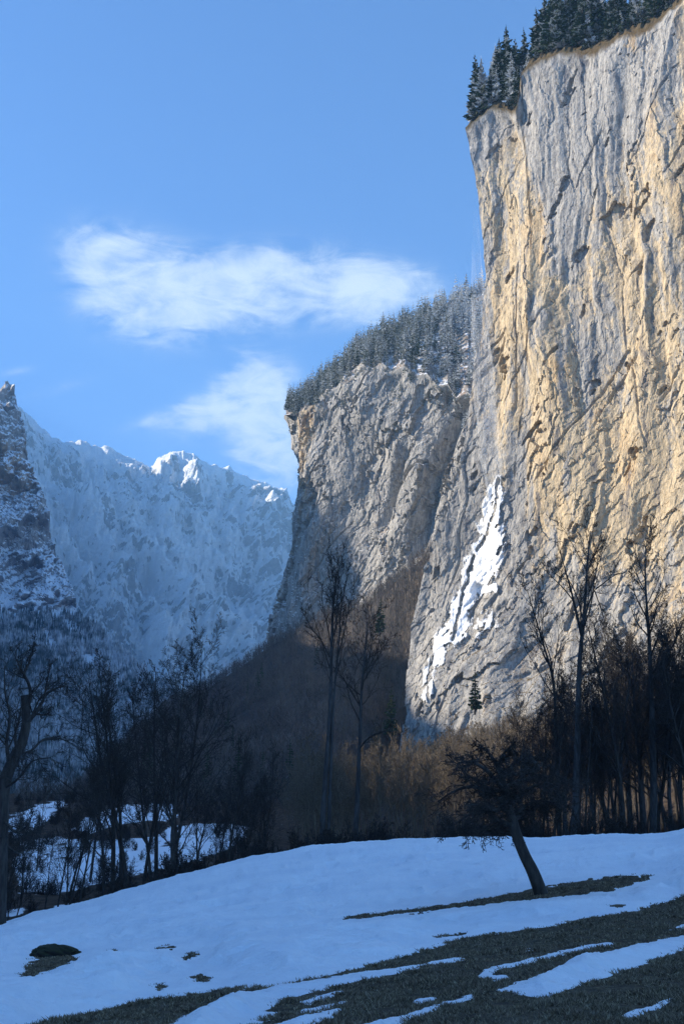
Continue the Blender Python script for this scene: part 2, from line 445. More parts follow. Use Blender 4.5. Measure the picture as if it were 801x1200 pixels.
o = mk('snow', np.stack([SX, SY, SZ], -1), gridf(*R2.shape, flip=True), M_snow)
tag(o, 'thin snow sheet on the foreground meadow broken by bare grass', 'snow', kind='structure')

# grass blades on the bare ground
def grass_blades():
    g = np.random.default_rng(3)
    N = 420000
    inside = (SD < 1.0) & (R2 < 52)
    w = R2 ** 1.0 * inside
    idx = g.choice(R2.size, N, p=(w / w.sum()).ravel())
    x = SX.ravel()[idx] + g.normal(0, .03, N) * 1; y = SY.ravel()[idx] + g.normal(0, .05, N)
    cl = fbm(x * 1.6, y * 1.6, 4, 91)
    keep = cl + g.normal(0, .25, N) > -.25
    x, y, cl = x[keep], y[keep], cl[keep]; N = len(x)
    z = zground(x, y) + rough_at(x, y) - .01
    h = (.015 + .038 * g.random(N) ** 1.5) * (1 + .9 * np.clip(cl, -.5, 1)); a = g.random(N) * 6.283; w = .004 + .005 * g.random(N) + .0004 * np.hypot(x, y)
    ln = g.random(N) * 1.6 * h; b = g.random(N) * 6.283
    p0 = np.stack([x - np.cos(a) * w, y - np.sin(a) * w, z], -1); p1 = np.stack([x + np.cos(a) * w, y + np.sin(a) * w, z], -1)
    p2 = np.stack([x + np.cos(b) * ln, y + np.sin(b) * ln, z + h], -1)
    V = np.stack([p0, p1, p2], 1).reshape(-1, 3)
    t = NT('meadow grass')
    n = t.noise(t.mapped((3, 3, 3)), 1, 5, .7); n2 = t.noise(t.mapped((.5, .5, .5)), 1, 4, .6)
    c = t.mix(t.ss(n, .35, .65), (.08, .062, .044), (.215, .165, .12)); c = t.mix(t.ss(n2, .4, .65), c, (.16, .125, .085))
    c = t.mix(t.ss(t.attr('dry'), .6, .9), c, (.34, .28, .18))
    o = mk('grass', V, np.arange(3 * N).reshape(-1, 3), t.done(t.bsdf(c, .9, None, .1)), attrs={'dry': np.repeat(g.random(N), 3)}, smooth=False)
    tag(o, 'short wet winter grass on the snow free strips of the meadow', 'grass', kind='stuff')
grass_blades()

# ------------------------------------------------------------------ right cliff
def wrap_cols(V, ds, dx, dy, left=True):
    e = V[:, :1] if left else V[:, -1:]
    add = [e + np.array([dx * d, dy * d, 0.0]) for d in ds]
    if left: return np.concatenate(add[::-1] + [V], 1)
    return np.concatenate([V] + add, 1)

LEFT = [(-200, 560), (100, 547), (140, 543), (170, 548), (210, 555), (270, 562), (330, 568), (385, 565), (440, 554), (500, 545), (560, 537), (600, 526), (640, 506), (680, 490), (720, 479), (760, 472), (800, 469), (960, 462)]
RIM = [(520, 165), (545, 148), (560, 138), (575, 126), (603, 130), (606, 84), (622, 72), (645, 62), (695, 57), (722, 40), (750, 33), (785, 6), (830, -40), (1100, -160)]
nr, nc = 860, 620
a = np.linspace(0, 1, nc) ** 1.12; b = np.linspace(0, 1, nr)
px0 = 543 + a * (1060 - 543)
rim = ip(px0, RIM)
py = rim[None, :] + b[:, None] * (950 - rim[None, :])
Lp = ip(py, LEFT)
px = Lp + a[None, :] * (1060 - Lp)
Yw = 520 - .31 * (px - 543) - 45 * sm(py, 640, 930) + 12 * sm(604 + 5 * fbm(py / 40, py * 0, 3, 99) - px0[None, :], 0, 5) * sm(230 - py, 0, 110)
Yw = Yw + 10 * sm(py, 120, 340) * sm(640 - px, 0, 80) * sm(560 - py, 0, 150)      # undercut below the corner
CV = P(px, py, Yw)
s_ = CV[..., 0] * .7 - CV[..., 1] * .7; z_ = CV[..., 2]
wob = 6 * fbm(s_ / 40, z_ / 60, 3, 3)
s2 = s_ + wob
q1 = (s_ * .80 - z_ * .60); q2 = (s_ * .60 + z_ * .80)
low = sm(300 - z_, 0, 220)
D = 7 * fbm(s_ / 60, z_ / 170, 3, 101)
w1 = fbm(s_ / 9, z_ / 14, 4, 113, .6); w2 = fbm(s_ / 9, z_ / 14, 4, 117, .6)
D += 1.8 * (ridge(s2 / 17, z_ / 260, 2, 111) - .6)
vert = 1 - .75 * low
D += 1.7 * vert * facets(s2 / 9 + .25 * w1, z_ / 55 + .2 * w2, 1) + .7 * vert * facets(s2 / 3.2 + .3 * w1, z_ / 18 + .3 * w2, 2)
D += (.7 + 3.0 * low) * facets(q1 / 15 + .3 * w1, q2 / 46 + .25 * w2, 3) + (.4 + 1.4 * low) * facets(q1 / 5.5 + .35 * w1, q2 / 15 + .3 * w2, 4)
D += (.35 + .55 * low) * facets(q1 / 2.2 + .3 * w2, q2 / 5.5 + .3 * w1, 5)
D += .18 * fbm(s_ / 2.2, z_ / 5, 3, 161, .65)
# open joints: thin crevices running up to the right and a few steep ones
j1 = 1 - np.abs(perlin(q1 / 30, q2 / 190, 165) + .10 * fbm(q1 / 12, q2 / 40, 2, 163)); D -= 2.4 * sm(j1, .965, .995) * sm(perlin(s_ / 45, z_ / 45, 167), .0, .3)
j2 = 1 - np.abs(perlin(s2 / 26, z_ / 260, 173) + .08 * fbm(s2 / 9, z_ / 60, 2, 169)); D -= 2.2 * sm(j2, .955, .995) * sm(perlin(s_ / 40, z_ / 80, 175), -.1, .3)
D += 2.2 * perlin(s2 / 8, z_ / 160, 177) * (1 - .6 * low) + 1.1 * np.abs(perlin(s2 / 4.2, z_ / 120, 179)) * (1 - .6 * low)
# a few overhanging alcoves
ho = fbm((s_ * .8 - z_ * .5) / 14, (z_ * .8 + s_ * .5) / 26, 4, 171, .6); D -= 4.0 * sm(ho, .72, .80)
D = 7 * fbm(s_ / 60, z_ / 170, 3, 101) * .4 + D * .6
CV += D[..., None] * np.array([-.7, -.7, .0]) * sm(b, 0, .02)[:, None, None]
CV[..., 2] += (1.2 * fbm(s_ / 6, z_ / 6, 3, 181)) * sm(1 - b, 0, .9)[:, None]
# staining bias painted on the wall itself
och = .23 + .0 * px
def blob(x, y, sx, sy, rot=0):
    c, s = math.cos(rot), math.sin(rot); u = (px - x) * c + (py - y) * s; v = -(px - x) * s + (py - y) * c
    return np.exp(-(u / sx) ** 2 - (v / sy) ** 2)
for x, y, sx, sy, w, ro in [(590, 400, 16, 190, .55, .03), (625, 330, 18, 200, .35, -.06), (575, 230, 26, 70, .35, 0), (700, 600, 60, 110, .5, 0), (770, 520, 60, 150, .45, 0), (640, 500, 30, 90, .4, 0), (690, 330, 60, 60, .22, 0),
                            (740, 250, 60, 100, .3, 0), (860, 350, 80, 300, .3, 0), (660, 90, 90, 50, -.5, 0), (640, 180, 22, 90, -.3, 0), (560, 760, 90, 110, -.22, 0), (520, 680, 40, 120, -.12, .4), (610, 620, 26, 110, -.1, 0), (700, 150, 50, 70, -.12, 0)]:
    och = och + w * blob(x, y, sx, sy, ro)
# plateau behind the rim, wall returning behind the corner
ds = [2.5, 6, 11, 18, 26, 40, 70, 120, 200, 320]
tops = []
for d in ds:
    up = 1.15 * min(d, 20) + .42 * max(0, d - 20)
    t = CV[0] + np.array([.62 * d, .78 * d, 0]); t = t.copy(); t[:, 2] += up + 2.6 * fbm(t[:, 0] / 4 + d * .3, t[:, 1] / 4, 3, 191)
    tops.append(t)
TOPG = np.array(tops)                                   # for placing trees
CV = np.concatenate([np.array(tops[::-1]), CV], 0)
och = np.concatenate([np.repeat(och[:1], len(ds), 0), och], 0)
vegc = np.zeros_like(och); vegc[:len(ds)] = .75; vegc[len(ds):len(ds) + 14] = np.linspace(.6, .25, 14)[:, None]
wd = [3, 8, 16, 30, 60, 120, 240, 420]
vegc = np.concatenate([np.repeat(vegc[:, :1], len(wd), 1), vegc], 1)
CVs = wrap_cols(CV, wd, .42, .9, True)
och = np.concatenate([np.repeat(och[:, :1], len(wd), 1), och], 1)
o = mk('cliff', CVs, gridf(*CVs.shape[:2]), M_cliff, attrs={'ochre': och, 'veg': vegc}, smooth=False)
tag(o, 'huge sheer grey and ochre limestone cliff filling the right side', 'cliff', kind='structure')

# ------------------------------------------------------------------ bluff
L2 = [(400, 336), (478, 335), (490, 332), (515, 335), (545, 343), (565, 347), (600, 340), (640, 335), (680, 328), (720, 320), (750, 317), (900, 312)]
RIM2 = [(320, 489), (335, 486), (348, 486), (360, 476), (372, 474), (382, 458), (394, 456), (402, 442), (415, 441), (425, 428), (436, 432), (448, 426), (460, 436), (474, 428), (486, 440), (500, 438), (512, 452), (524, 450), (534, 466), (548, 460), (560, 470), (620, 465)]
nr, nc = 560, 480
a = np.linspace(0, 1, nc); b = np.linspace(0, 1, nr)
px0 = 335 + a * (625 - 335); rim2 = ip(px0, RIM2)
py = rim2[None, :] + b[:, None] * (840 - rim2[None, :]); Lp = ip(py, L2); px = Lp + a[None, :] * (625 - Lp)
YB = lambda x: 1000 - .62 * (x - 335)
Yw = YB(px) - 40 * sm(py, 560, 840) + 60 * sm(352 - px, 0, 26)
BV = P(px, py, Yw)
s_ = BV[..., 0] * .77 - BV[..., 1] * .64; z_ = BV[..., 2]
q1 = (s_ * .78 - z_ * .62); q2 = (s_ * .62 + z_ * .78)
D = 12 * fbm(s_ / 90, z_ / 120, 3, 201)
cr = fbm(q1 / 30, q2 / 110, 4, 211, .55)
w1 = fbm(s_ / 14, z_ / 20, 4, 213, .6); w2 = fbm(s_ / 14, z_ / 20, 4, 217, .6)
D += 6 * facets(q1 / 34 + .35 * w1, q2 / 110 + .3 * w2, 6) + 3.0 * facets(q1 / 13 + .35 * w1, q2 / 40 + .3 * w2, 7)
D += 1.3 * facets(q1 / 5 + .35 * w2, q2 / 13 + .3 * w1, 8) + 1.6 * facets(s_ / 7 + .3 * w1, z_ / 40, 9) + .4 * fbm(s_ / 3, z_ / 5, 3, 241, .65)
j1 = 1 - np.abs(perlin(q1 / 34, q2 / 210, 245) + .1 * fbm(q1 / 14, q2 / 50, 2, 243)); D -= 5 * sm(j1, .95, .995) * sm(perlin(s_ / 60, z_ / 60, 247), -.1, .3)
gul = np.exp(-((px - (438 + (640 - py) * .35)) / 7) ** 2) * sm(py, 480, 560) * sm(640 - py, 0, 40)
gul2 = np.exp(-((px - (516 + (550 - py) * .32)) / 8) ** 2) * sm(py, 440, 480) * sm(680 - py, 0, 90)
D -= 14 * gul + 16 * gul2
BV += D[..., None] * np.array([-.64, -.77, 0]) * sm(b, 0, .03)[:, None, None]
och = .10 + .5 * np.exp(-((px - 352) / 16) ** 2 - ((py - 530) / 60) ** 2) + .15 * np.exp(-((px - 530) / 20) ** 2 - ((py - 610) / 60) ** 2)
# wooded slope above the rim
C2 = [(320, 482), (335, 478), (345, 474), (360, 464), (380, 444), (400, 428), (425, 404), (450, 390), (470, 382), (500, 366), (530, 350), (560, 338), (600, 330), (640, 320)]
PXB = px0.copy(); cre = ip(px0, C2); Ycre = YB(px0) + ip(px0, [(335, 15), (400, 60), (560, 200), (640, 230)])
ks = np.linspace(0, 1, 26)[1:]
SLP = np.array([P(px0, rim2 * (1 - k) + np.minimum(cre, rim2 - 2) * k, YB(px0) * (1 - k) + Ycre * k) for k in ks])
SLP[..., 2] += 2.5 * fbm(SLP[..., 0] / 14, SLP[..., 1] / 14, 4, 251)
back = [SLP[-1] + np.array([.3 * d, d, -.25 * d]) for d in (20, 80, 300)]
full = np.concatenate([np.array(back[::-1]), SLP[::-1], BV], 0)
och = np.concatenate([np.full((len(full) - nr, nc), .05), och], 0)
wd = [4, 12, 30, 80, 200]
full = wrap_cols(full, wd, .35, .94, True); och = np.concatenate([np.repeat(och[:, :1], len(wd), 1), och], 1)
o = mk('bluff', full, gridf(*full.shape[:2]), M_bluff, attrs={'ochre': och}, smooth=False)
tag(o, 'grey rock bluff with a snowy wooded top behind the main cliff', 'bluff', kind='structure')

# ------------------------------------------------------------------ far snow mountain
RID = [(-400, 300), (-150, 400), (-20, 452), (0, 462), (20, 475), (33, 487), (45, 497), (60, 513), (75, 518), (85, 517), (98, 517), (112, 522), (128, 524), (142, 531), (158, 537), (176, 548), (184, 538), (196, 532), (212, 530), (228, 533), (236, 540), (246, 545), (252, 544), (258, 551), (268, 546), (276, 551), (292, 562), (306, 564), (320, 571), (330, 580), (338, 590), (360, 605), (420, 640), (520, 700)]
pxs = np.linspace(-260, 460, 760); nrr = 520
rd = ip(pxs, RID) + 2.6 * fbm(pxs / 16, pxs * 0, 5, 361, .65) - 1.5 * np.abs(fbm(pxs / 30, pxs * 0 + 3, 3, 365)); b = np.linspace(0, 1, nrr)
py = rd[None, :] + b[:, None] * (905 - rd[None, :]); px = np.repeat(pxs[None, :], nrr, 0)
Yr = 7200 + 1.5 * (pxs - 100); Yb = 4300 + 2.3 * (pxs - 100) + 9 * np.maximum(0, pxs - 190)
prof = b ** .8
FV = P(px, py, Yr[None, :] * (1 - prof[:, None]) + Yb[None, :] * prof[:, None])
xx = px * 8.; zz = FV[..., 2]; hh = py * 8.
r1 = (xx * .80 + hh * -.60); r2 = (xx * .60 + hh * .80)
D = 220 * fbm(xx / 1100, hh / 1100, 3, 301) + 130 * (ridge(r1 / 640, r2 / 1500, 4, 311, .5) - .7) + 30 * (ridge((xx + .3 * hh) / 170, (hh) / 520, 4, 321, .55) - .6)
bands = np.tanh(4 * fbm(xx / 700, (hh - .35 * xx) / 110, 5, 331, .65)) * 16
fine = 16 * fbm(xx / 60, hh / 70, 4, 341, .6)
D = D + 26 * facets(r1 / 150 + .3 * fbm(xx / 200, hh / 200, 3, 337), r2 / 420, 11)
D = (D + bands + fine) * sm(b, 0, .06)[:, None] + 5 * fbm(xx / 40, hh / 40, 3, 351) * (1 - sm(b, 0, .04))[:, None]
FV += D[..., None] * np.array([.25, -.8, .45]) * 1.35
bk = [FV[0] + np.array([0, d, -.5 * d]) for d in (150, 600, 1500)]
FV = np.concatenate([np.array(bk[::-1]), FV], 0)
al_, pe_ = xx * .80 + hh * .60, -xx * .60 + hh * .80
wq = fbm(xx / 260, hh / 260, 4, 371) * .5
rockm = .55 * fbm(pe_ / 130 + wq, al_ / 900, 5, 373, .62) + .50 * fbm(pe_ / 34 + wq, al_ / 150, 4, 375, .65) + .30 * fbm(xx / 45, hh / 120, 4, 377, .65) + .22 * sm(b, .25, .0)[:, None] + .28 * fbm(xx / 500 + 3, hh / 500, 3, 379)
strata = (.30 * fbm((xx + 3 * hh) / 900, (hh - .22 * xx + 20 * fbm(xx / 150, hh / 150, 3, 381)) / 16, 4, 383, .65)) * (.45 + .8 * sm(b, .5, .05)[:, None])
rockm = np.concatenate([np.repeat((rockm + strata)[:1], 3, 0), rockm + strata], 0)
o = mk('mountain', FV, gridf(*FV.shape[:2]), M_far, attrs={'rock': rockm})
tag(o, 'distant snow covered mountain wall closing off the valley', 'mountain', kind='structure')

# ------------------------------------------------------------------ dark rock peak at the left edge
RR = [(400, 8), (446, 9), (452, 15), (462, 19), (478, 22), (500, 28), (520, 32), (545, 38), (560, 42), (590, 52), (625, 62), (650, 70), (680, 79), (705, 88), (722, 92), (735, 110), (765, 141), (790, 172), (812, 204), (840, 244), (960, 340)]
TOP = [(-500, 380), (-200, 420), (-60, 462), (-12, 462), (0, 454), (5, 447), (9, 446)]
nr, nc = 420, 330
a = np.linspace(0, 1, nc) ** .6; b = np.linspace(0, 1, nr)
px0 = -320 + a * 329; tp = ip(px0, TOP)
py = tp[None, :] + b[:, None] * (950 - tp[None, :]); Rp = ip(py, RR); px = -320 + a[None, :] * (Rp + 320)
YP = 2500 + 1.1 * (px - 0) - 4.6 * np.clip(py - 715, 0, 400) - .8 * np.clip(py - 450, 0, 190) - 2.4 * np.clip(py - 640, 0, 75)
PV = P(px, py, YP)
s_ = PV[..., 0]; z_ = PV[..., 2]
up = sm(740 - py, 0, 60)
D = (30 * fbm(s_ / 170, z_ / 220, 3, 401) + 26 * np.tanh(5 * fbm((s_ * .9 + z_ * .45) / 90, (z_ * .9 - s_ * .45) / 80, 4, 411, .6)) + 12 * fbm(s_ / 22, z_ / 40, 4, 421, .6)) * (.25 + .75 * up)
PV += D[..., None] * np.array([.35, -.93, 0]) * sm(b, 0, .02)[:, None, None]
PV[..., 2] += 5 * fbm(s_ / 15, z_ / 15, 3, 431) * up
shelf = .5 * 0
wd = [8, 25, 70, 160, 400, 900]
PVs = wrap_cols(PV, wd, -.62, 1.0, False)
bk = [PVs[0] + np.array([0, d, -1.2 * d]) for d in (30, 120, 300)]
PVs = np.concatenate([np.array(bk[::-1]), PVs], 0)
ochp = np.full(PVs.shape[:2], .05); qx_, qy_ = proj(PVs)
ochp += .5 * np.exp(-((qx_ - 20) / 40) ** 2 - ((qy_ - 545) / 45) ** 2) + .3 * np.exp(-((qx_ - 60) / 30) ** 2 - ((qy_ - 660) / 60) ** 2)
o = mk('rocky_peak', PVs, gridf(*PVs.shape[:2]), M_peak, attrs={'ochre': ochp}, smooth=False)
tag(o, 'pointed dark rock peak with snowy ledges at the left edge', 'mountain', kind='structure')

# ------------------------------------------------------------------ hillside below the bluff
CRH = [(20, 985), (60, 960), (130, 895), (165, 855), (200, 826), (250, 803), (285, 780), (318, 756), (335, 748), (365, 731), (430, 706), (470, 676), (500, 650), (560, 610)]
YCH = [(20, 420), (60, 560), (130, 800), (200, 930), (318, 965), (335, 950), (365, 925), (430, 850), (500, 740), (560, 640)]
pxh = np.linspace(20, 545, 260); nrh = 150
k = np.linspace(0, 1, nrh)[:, None]
top = P(pxh, ip(pxh, CRH), ip(pxh, YCH))
yb = ip(pxh, [(20, 300), (340, 310), (400, 400), (450, 500), (475, 570), (520, 600), (545, 610)]); xb = top[:, 0] * 300 / top[:, 1]
bot = np.stack([xb, yb, zground(xb, yb) - 3], -1)
HV = top[None] * (1 - k[..., None]) + bot[None] * k[..., None]
HV[..., 2] += 5 * fbm(HV[..., 0] / 50, HV[..., 1] / 70, 4, 501) * np.sin(k * math.pi)
HV[..., 2] -= 10 * np.sin(k * math.pi)
bk = [HV[0] + np.array([.1 * d, d, -.5 * d]) for d in (20, 80, 200)]
HVf = np.concatenate([np.array(bk[::-1]), HV], 0)
o = mk('hillside', HVf, gridf(*HVf.shape[:2]), M_litter)
tag(o, 'steep scree hillside under the bluff covered in bare woods', 'hillside', kind='structure')

# ------------------------------------------------------------------ unseen eastern valley wall, its crest shaped to cast the valley shade
EL = rad(28.0); SH = np.array([-.99, .10]); SH = SH / np.hypot(*SH)
RH = [(-900, 470), (-300, 440), (100, 430), (160, 408), (185, 372), (205, 358), (240, 358), (330, 364), (420, 380), (480, 398), (544, 408), (575, 412), (600, 435), (640, 445), (700, 455), (750, 462), (810, 456), (835, 458), (870, 460), (934, 467), (978, 500), (1000, 552), (1018, 590), (1036, 622), (1060, 655), (1080, 670), (1180, 700), (1400, 800), (2300, 1150)]  # crest heights fitted to the shadow edges on trees, hillside and bluff corner
yy = np.linspace(-900, 2300, 620); hr = ip(yy, RH) + 4 * fbm(yy / 30, yy * 0, 3, 601)
cols = [(-455, 0), (-480, .12), (-520, .35), (-560, .55), (-600, .78), (-630, .93), (-650, 1.0), (-680, .93), (-740, .7), (-850, .35), (-950, -.02)]
EV = np.zeros((len(cols), len(yy), 3))
for i, (cx, kk) in enumerate(cols):
    n = fbm(yy / 60, np.full_like(yy, cx / 60.), 4, 611) * 22 * math.sin(math.pi * min(1, max(0, kk))) 
    EV[i, :, 0] = cx + n - .5 * np.maximum(0, yy - 1250); EV[i, :, 1] = yy; EV[i, :, 2] = -30 + (hr + 30) * kk + n * (1 if kk < 1 else 0)
o = mk('shading_ridge', EV, gridf(*EV.shape[:2], flip=True), M_peak, attrs={'ochre': np.zeros(EV.shape[:2])})
tag(o, 'unseen mountain ridge left of the view shaped to shade the valley', 'mountain', kind='structure')

# ------------------------------------------------------------------ frozen spray cone and waterfall
ICE = [
 [(582, 560), (586, 575), (583, 600), (585, 640), (582, 662), (578, 688), (562, 694), (556, 704), (548, 718), (547, 742), (530, 752), (519, 757), (511, 753), (514, 744), (526, 734), (533, 716), (531, 708), (541, 690), (548, 664), (556, 636), (565, 608), (574, 578)],
 [(536, 742), (548, 735), (547, 744), (538, 750)], [(559, 735), (566, 724), (575, 725), (580, 722), (578, 731), (570, 738), (562, 740)],
 [(512, 752), (520, 752), (512, 775), (504, 800), (500, 822), (497, 815), (502, 785)],
]
wcol = np.linspace(480, 610, 300); wrow = np.linspace(545, 840, 480)
WX, WY = np.meshgrid(wcol, wrow)
# sample the cliff surface by looking up its nearest projected vertices on a raster
cpx, cpy = proj(CVs)
ras = np.full((700, 460), np.nan); 
ii = np.clip(((cpy - 500) * 2).astype(int), 0, 699); jj = np.clip(((cpx - 440) * 2).astype(int), 0, 459)
okm = (cpy > 500) & (cpy < 849) & (cpx > 441) & (cpx < 669)
order = np.argsort(-CVs[..., 1][okm])
ras[ii[okm][order], jj[okm][order]] = CVs[..., 1][okm][order]
for _ in range(14):
    nan = np.isnan(ras)
    if not nan.any(): break
    acc = np.zeros_like(ras); cnt = np.zeros_like(ras)
    for dy_, dx_ in ((0, 1), (0, -1), (1, 0), (-1, 0)):
        s = np.roll(np.roll(ras, dy_, 0), dx_, 1); g = ~np.isnan(s); acc[g] += s[g]; cnt[g] += 1
    f_ = nan & (cnt > 0); ras[f_] = acc[f_] / cnt[f_]
def wall_Y(x, y):
    return ras[np.clip(((y - 500) * 2).astype(int), 0, 699), np.clip(((x - 440) * 2).astype(int), 0, 459)]
WYY = wall_Y(WX, WY); WYY = np.where(np.isnan(WYY), 560, WYY)
kern = 3
for _ in range(7): WYY = (WYY + np.roll(WYY, 1, 0) + np.roll(WYY, -1, 0) + np.roll(WYY, 1, 1) + np.roll(WYY, -1, 1)) / 5
nx = 5 * fbm(WX / 14, WY / 22, 5, 701, .65); ny = 5 * fbm(WX / 12, WY / 12, 5, 711, .65)
ic = np.full(WX.shape, -1e9)
for p in ICE: ic = np.maximum(ic, sdf(p, WX + nx, WY + ny, 1.0))
holes = np.clip(fbm((WX * .8 + WY * .6) / 9, (WY * .8 - WX * .6) / 26, 4, 721) - .34, 0, 1) * 22
ic = ic - holes + 4.5
IV = P(WX, WY, WYY - np.clip(ic * .35 + .5, -1.0, 1.5) - .35 * fbm((WX * .8 + WY * .6) / 5, (WY * .8 - WX * .6) / 18, 4, 731))
keepv = ic > -3
fq = gridf(*WX.shape); fq = fq[keepv.ravel()[fq].all(1)]
used = np.unique(fq); remap = np.full(WX.size, -1); remap[used] = np.arange(len(used))
t = NT('ice and spray snow')
n = t.noise(t.mapped((.3, .3, .12)), 1, 8, .65)
n3 = t.noise(t.mapped((.5, .5, .2)), 1, 6, .7)
bs = t.bsdf(t.mix(t.ss(n, .3, .6), (.66, .71, .77), (.88, .89, .90)), .5, t.bump(n, 1.5), .3)
tr = t.n('BsdfTransparent'); mx = t.n('MixShader')
t.set(mx.inputs[0], t.ss(t.math('ADD', t.attr('cover'), t.math('MULTIPLY', t.math('SUBTRACT', n3, .5), 16)), -1.5, 4.5)); t.t.links.new(tr.outputs[0], mx.inputs[1]); t.t.links.new(bs.outputs[0], mx.inputs[2])
o = mk('snow_cone', IV.reshape(-1, 3)[used], remap[fq], t.done(mx), attrs={'cover': ic.ravel()[used]})
tag(o, 'white streak of frozen spray snow on rocks at foot of the waterfall', 'frozen spray')

wf = [(556, 236, 515, 1.0), (557, 270, 514, 1.6), (559, 330, 512, 3.4), (563, 400, 510, 5.0), (568, 470, 509, 6.0), (574, 530, 507, 5.5), (580, 580, 505, 4.0)]
wfa = np.array(wf, float); tt = np.linspace(0, 6, 120)
pts = [np.interp(tt, range(7), wfa[:, i]) for i in range(4)]
C = P(pts[0], pts[1], pts[2] - 4); ring = []
for q in np.linspace(0, 2 * math.pi, 25)[:-1]:
    w = pts[3] * .9 * (1 + .25 * fbm(tt * 2, np.full_like(tt, q * 2), 3, 801))
    ring.append(C + np.stack([np.cos(q) * w, np.sin(q) * w * .8, np.zeros_like(w)], -1))
WV = np.stack(ring, 1); n_ = WV.shape[1]; WV = np.concatenate([WV, WV[:, :1]], 1)
t = NT('falling spray')
st = t.noise(t.mapped((.4, .4, .03)), 1, 6, .6); pf = t.noise(t.mapped((.12, .12, .05)), 1, 5, .6)
al = t.math('MULTIPLY', t.math('MULTIPLY', t.ss(st, .30, .80), t.ss(pf, .30, .65)), t.attr('fade'))
tr = t.n('BsdfTransparent'); df = t.n('BsdfDiffuse'); df.inputs[0].default_value = (.9, .93, .96, 1)
tl = t.n('BsdfTranslucent'); tl.inputs[0].default_value = (.9, .93, .96, 1)
ad = t.n('MixShader'); t.t.links.new(df.outputs[0], ad.inputs[1]); t.t.links.new(tl.outputs[0], ad.inputs[2])
mx = t.n('MixShader'); t.set(mx.inputs[0], al); t.t.links.new(tr.outputs[0], mx.inputs[1]); t.t.links.new(ad.outputs[0], mx.inputs[2])
fade = np.repeat(ip(tt, [(0, .015), (1.2, .07), (2.2, .28), (4, .42), (6, .34)])[:, None], n_ + 1, 1)
o = mk('waterfall', WV, gridf(*WV.shape[:2]), t.done(mx), attrs={'fade': fade})
tag(o, 'thin veil of falling water and mist off the cliff corner', 'waterfall')

# ------------------------------------------------------------------ trees: bare ones
def unit(v): return v / (np.linalg.norm(v) + 1e-9)

class Bare:
    def __init__(s, seed):
        s.g = np.random.default_rng(seed); s.lv = {}
    def add(s, lvl, pts, rads): s.lv.setdefault((lvl, len(pts)), []).append((pts, rads))
    def side(s, d, ang):
        g = s.g; v = g.normal(0, 1, 3); v -= d * (v @ d); v = unit(v)
        return unit(d * math.cos(ang) + v * math.sin(ang))
    def branch(s, p, d, L, r, lvl, cfg):
        g = s.g; n = cfg['seg'][lvl]; pts = [p]; rads = [r]; ds = []
        for i in range(n):
            d = unit(d + g.normal(0, cfg['wob'][lvl], 3) + np.array([0, 0, cfg['up'][lvl]]))
            p = p + d * (L / n); pts.append(p); ds.append(d); rads.append(max(cfg['rmin'], r * (1 - (i + 1) / n * cfg['taper'])))
        s.add(lvl, pts, rads); s.kids(pts, rads, L, lvl, cfg)
    def kids(s, pts, rads, L, lvl, cfg, start=None, nch=None):
        if lvl >= cfg['max']: return
        g = s.g; n = len(pts) - 1; nc = nch or cfg['nch'][lvl]; st = cfg['start'][lvl] if start is None else start
        for k in range(nc):
            t = min(.999, st + (1 - st) * (k + g.random()) / nc); i = int(t * n); fr = t * n - i
            p = pts[i] * (1 - fr) + pts[i + 1] * fr; d = unit(pts[i + 1] - pts[i]); r = rads[i] * (1 - fr) + rads[i + 1] * fr
            cd = s.side(d, rad(cfg['ang'][lvl]) * g.uniform(.7, 1.25))
            if cfg.get('flat', 0): cd = unit(cd * np.array([1, 1, 1 - cfg['flat']]))
            cl = L * cfg['lr'][lvl] * (1 - cfg['fall'][lvl] * (t - st) / (1 - st + 1e-6)) * g.uniform(.6, 1.25)
            s.branch(p, cd, cl, max(cfg['rmin'], r * cfg['rr'][lvl] * g.uniform(.8, 1.1)), lvl + 1, cfg)
    def mesh(s, lo, hi):
        Vs, Fs, off = [], [], 0
        for (lvl, n), br in s.lv.items():
            if not lo <= lvl <= hi: continue
            ns = 8 if lvl == 0 else (6 if lvl == 1 else 3)
            Pn = np.array([b[0] for b in br]); Rn = np.array([b[1] for b in br])
            T = np.gradient(Pn, axis=1); T /= np.linalg.norm(T, axis=2, keepdims=True) + 1e-9
            ref = np.where(np.abs(T[..., 2:3]) > .8, np.array([1., .1, 0]), np.array([0., .1, 1.]))
            u = np.cross(T, ref); u /= np.linalg.norm(u, axis=2, keepdims=True) + 1e-9; v = np.cross(T, u)
            an = np.arange(ns) / ns * 2 * math.pi
            ring = Pn[:, :, None] + Rn[:, :, None, None] * (np.cos(an)[None, None, :, None] * u[:, :, None] + np.sin(an)[None, None, :, None] * v[:, :, None])
            B = len(br); idx = off + np.arange(B * n * ns).reshape(B, n, ns)
            nx_ = np.roll(idx, -1, 2)
            Fs.append(np.stack([idx[:, :-1], nx_[:, :-1], nx_[:, 1:], idx[:, 1:]], -1).reshape(-1, 4)); Vs.append(ring.reshape(-1, 3)); off += B * n * ns
        return np.concatenate(Vs), np.concatenate(Fs)

def bcfg(**k):
    c = dict(seg=[9, 7, 4, 3, 2], wob=[.05, .13, .16, .2, .2], up=[.03, .10, .08, .05, .03], rmin=.013, taper=.86, max=4, nch=[15, 8, 5, 3], start=[.3, .15, .15, .2], ang=[38, 40, 42, 40], lr=[.40, .42, .48, .5], fall=[.6, .5, .4, .3], rr=[.5, .55, .6, .7])
    c.update(k); return c

def finish_tree(name, t, loc, bark, lo=0, crownmat=None):
    root = empty(name, loc)
    V, Fq = t.mesh(0, lo); mk('trunk', V, Fq, bark, root)
    V, Fq = t.mesh(lo + 1, 9); mk('crown', V, Fq, crownmat or bark, root)
    return root

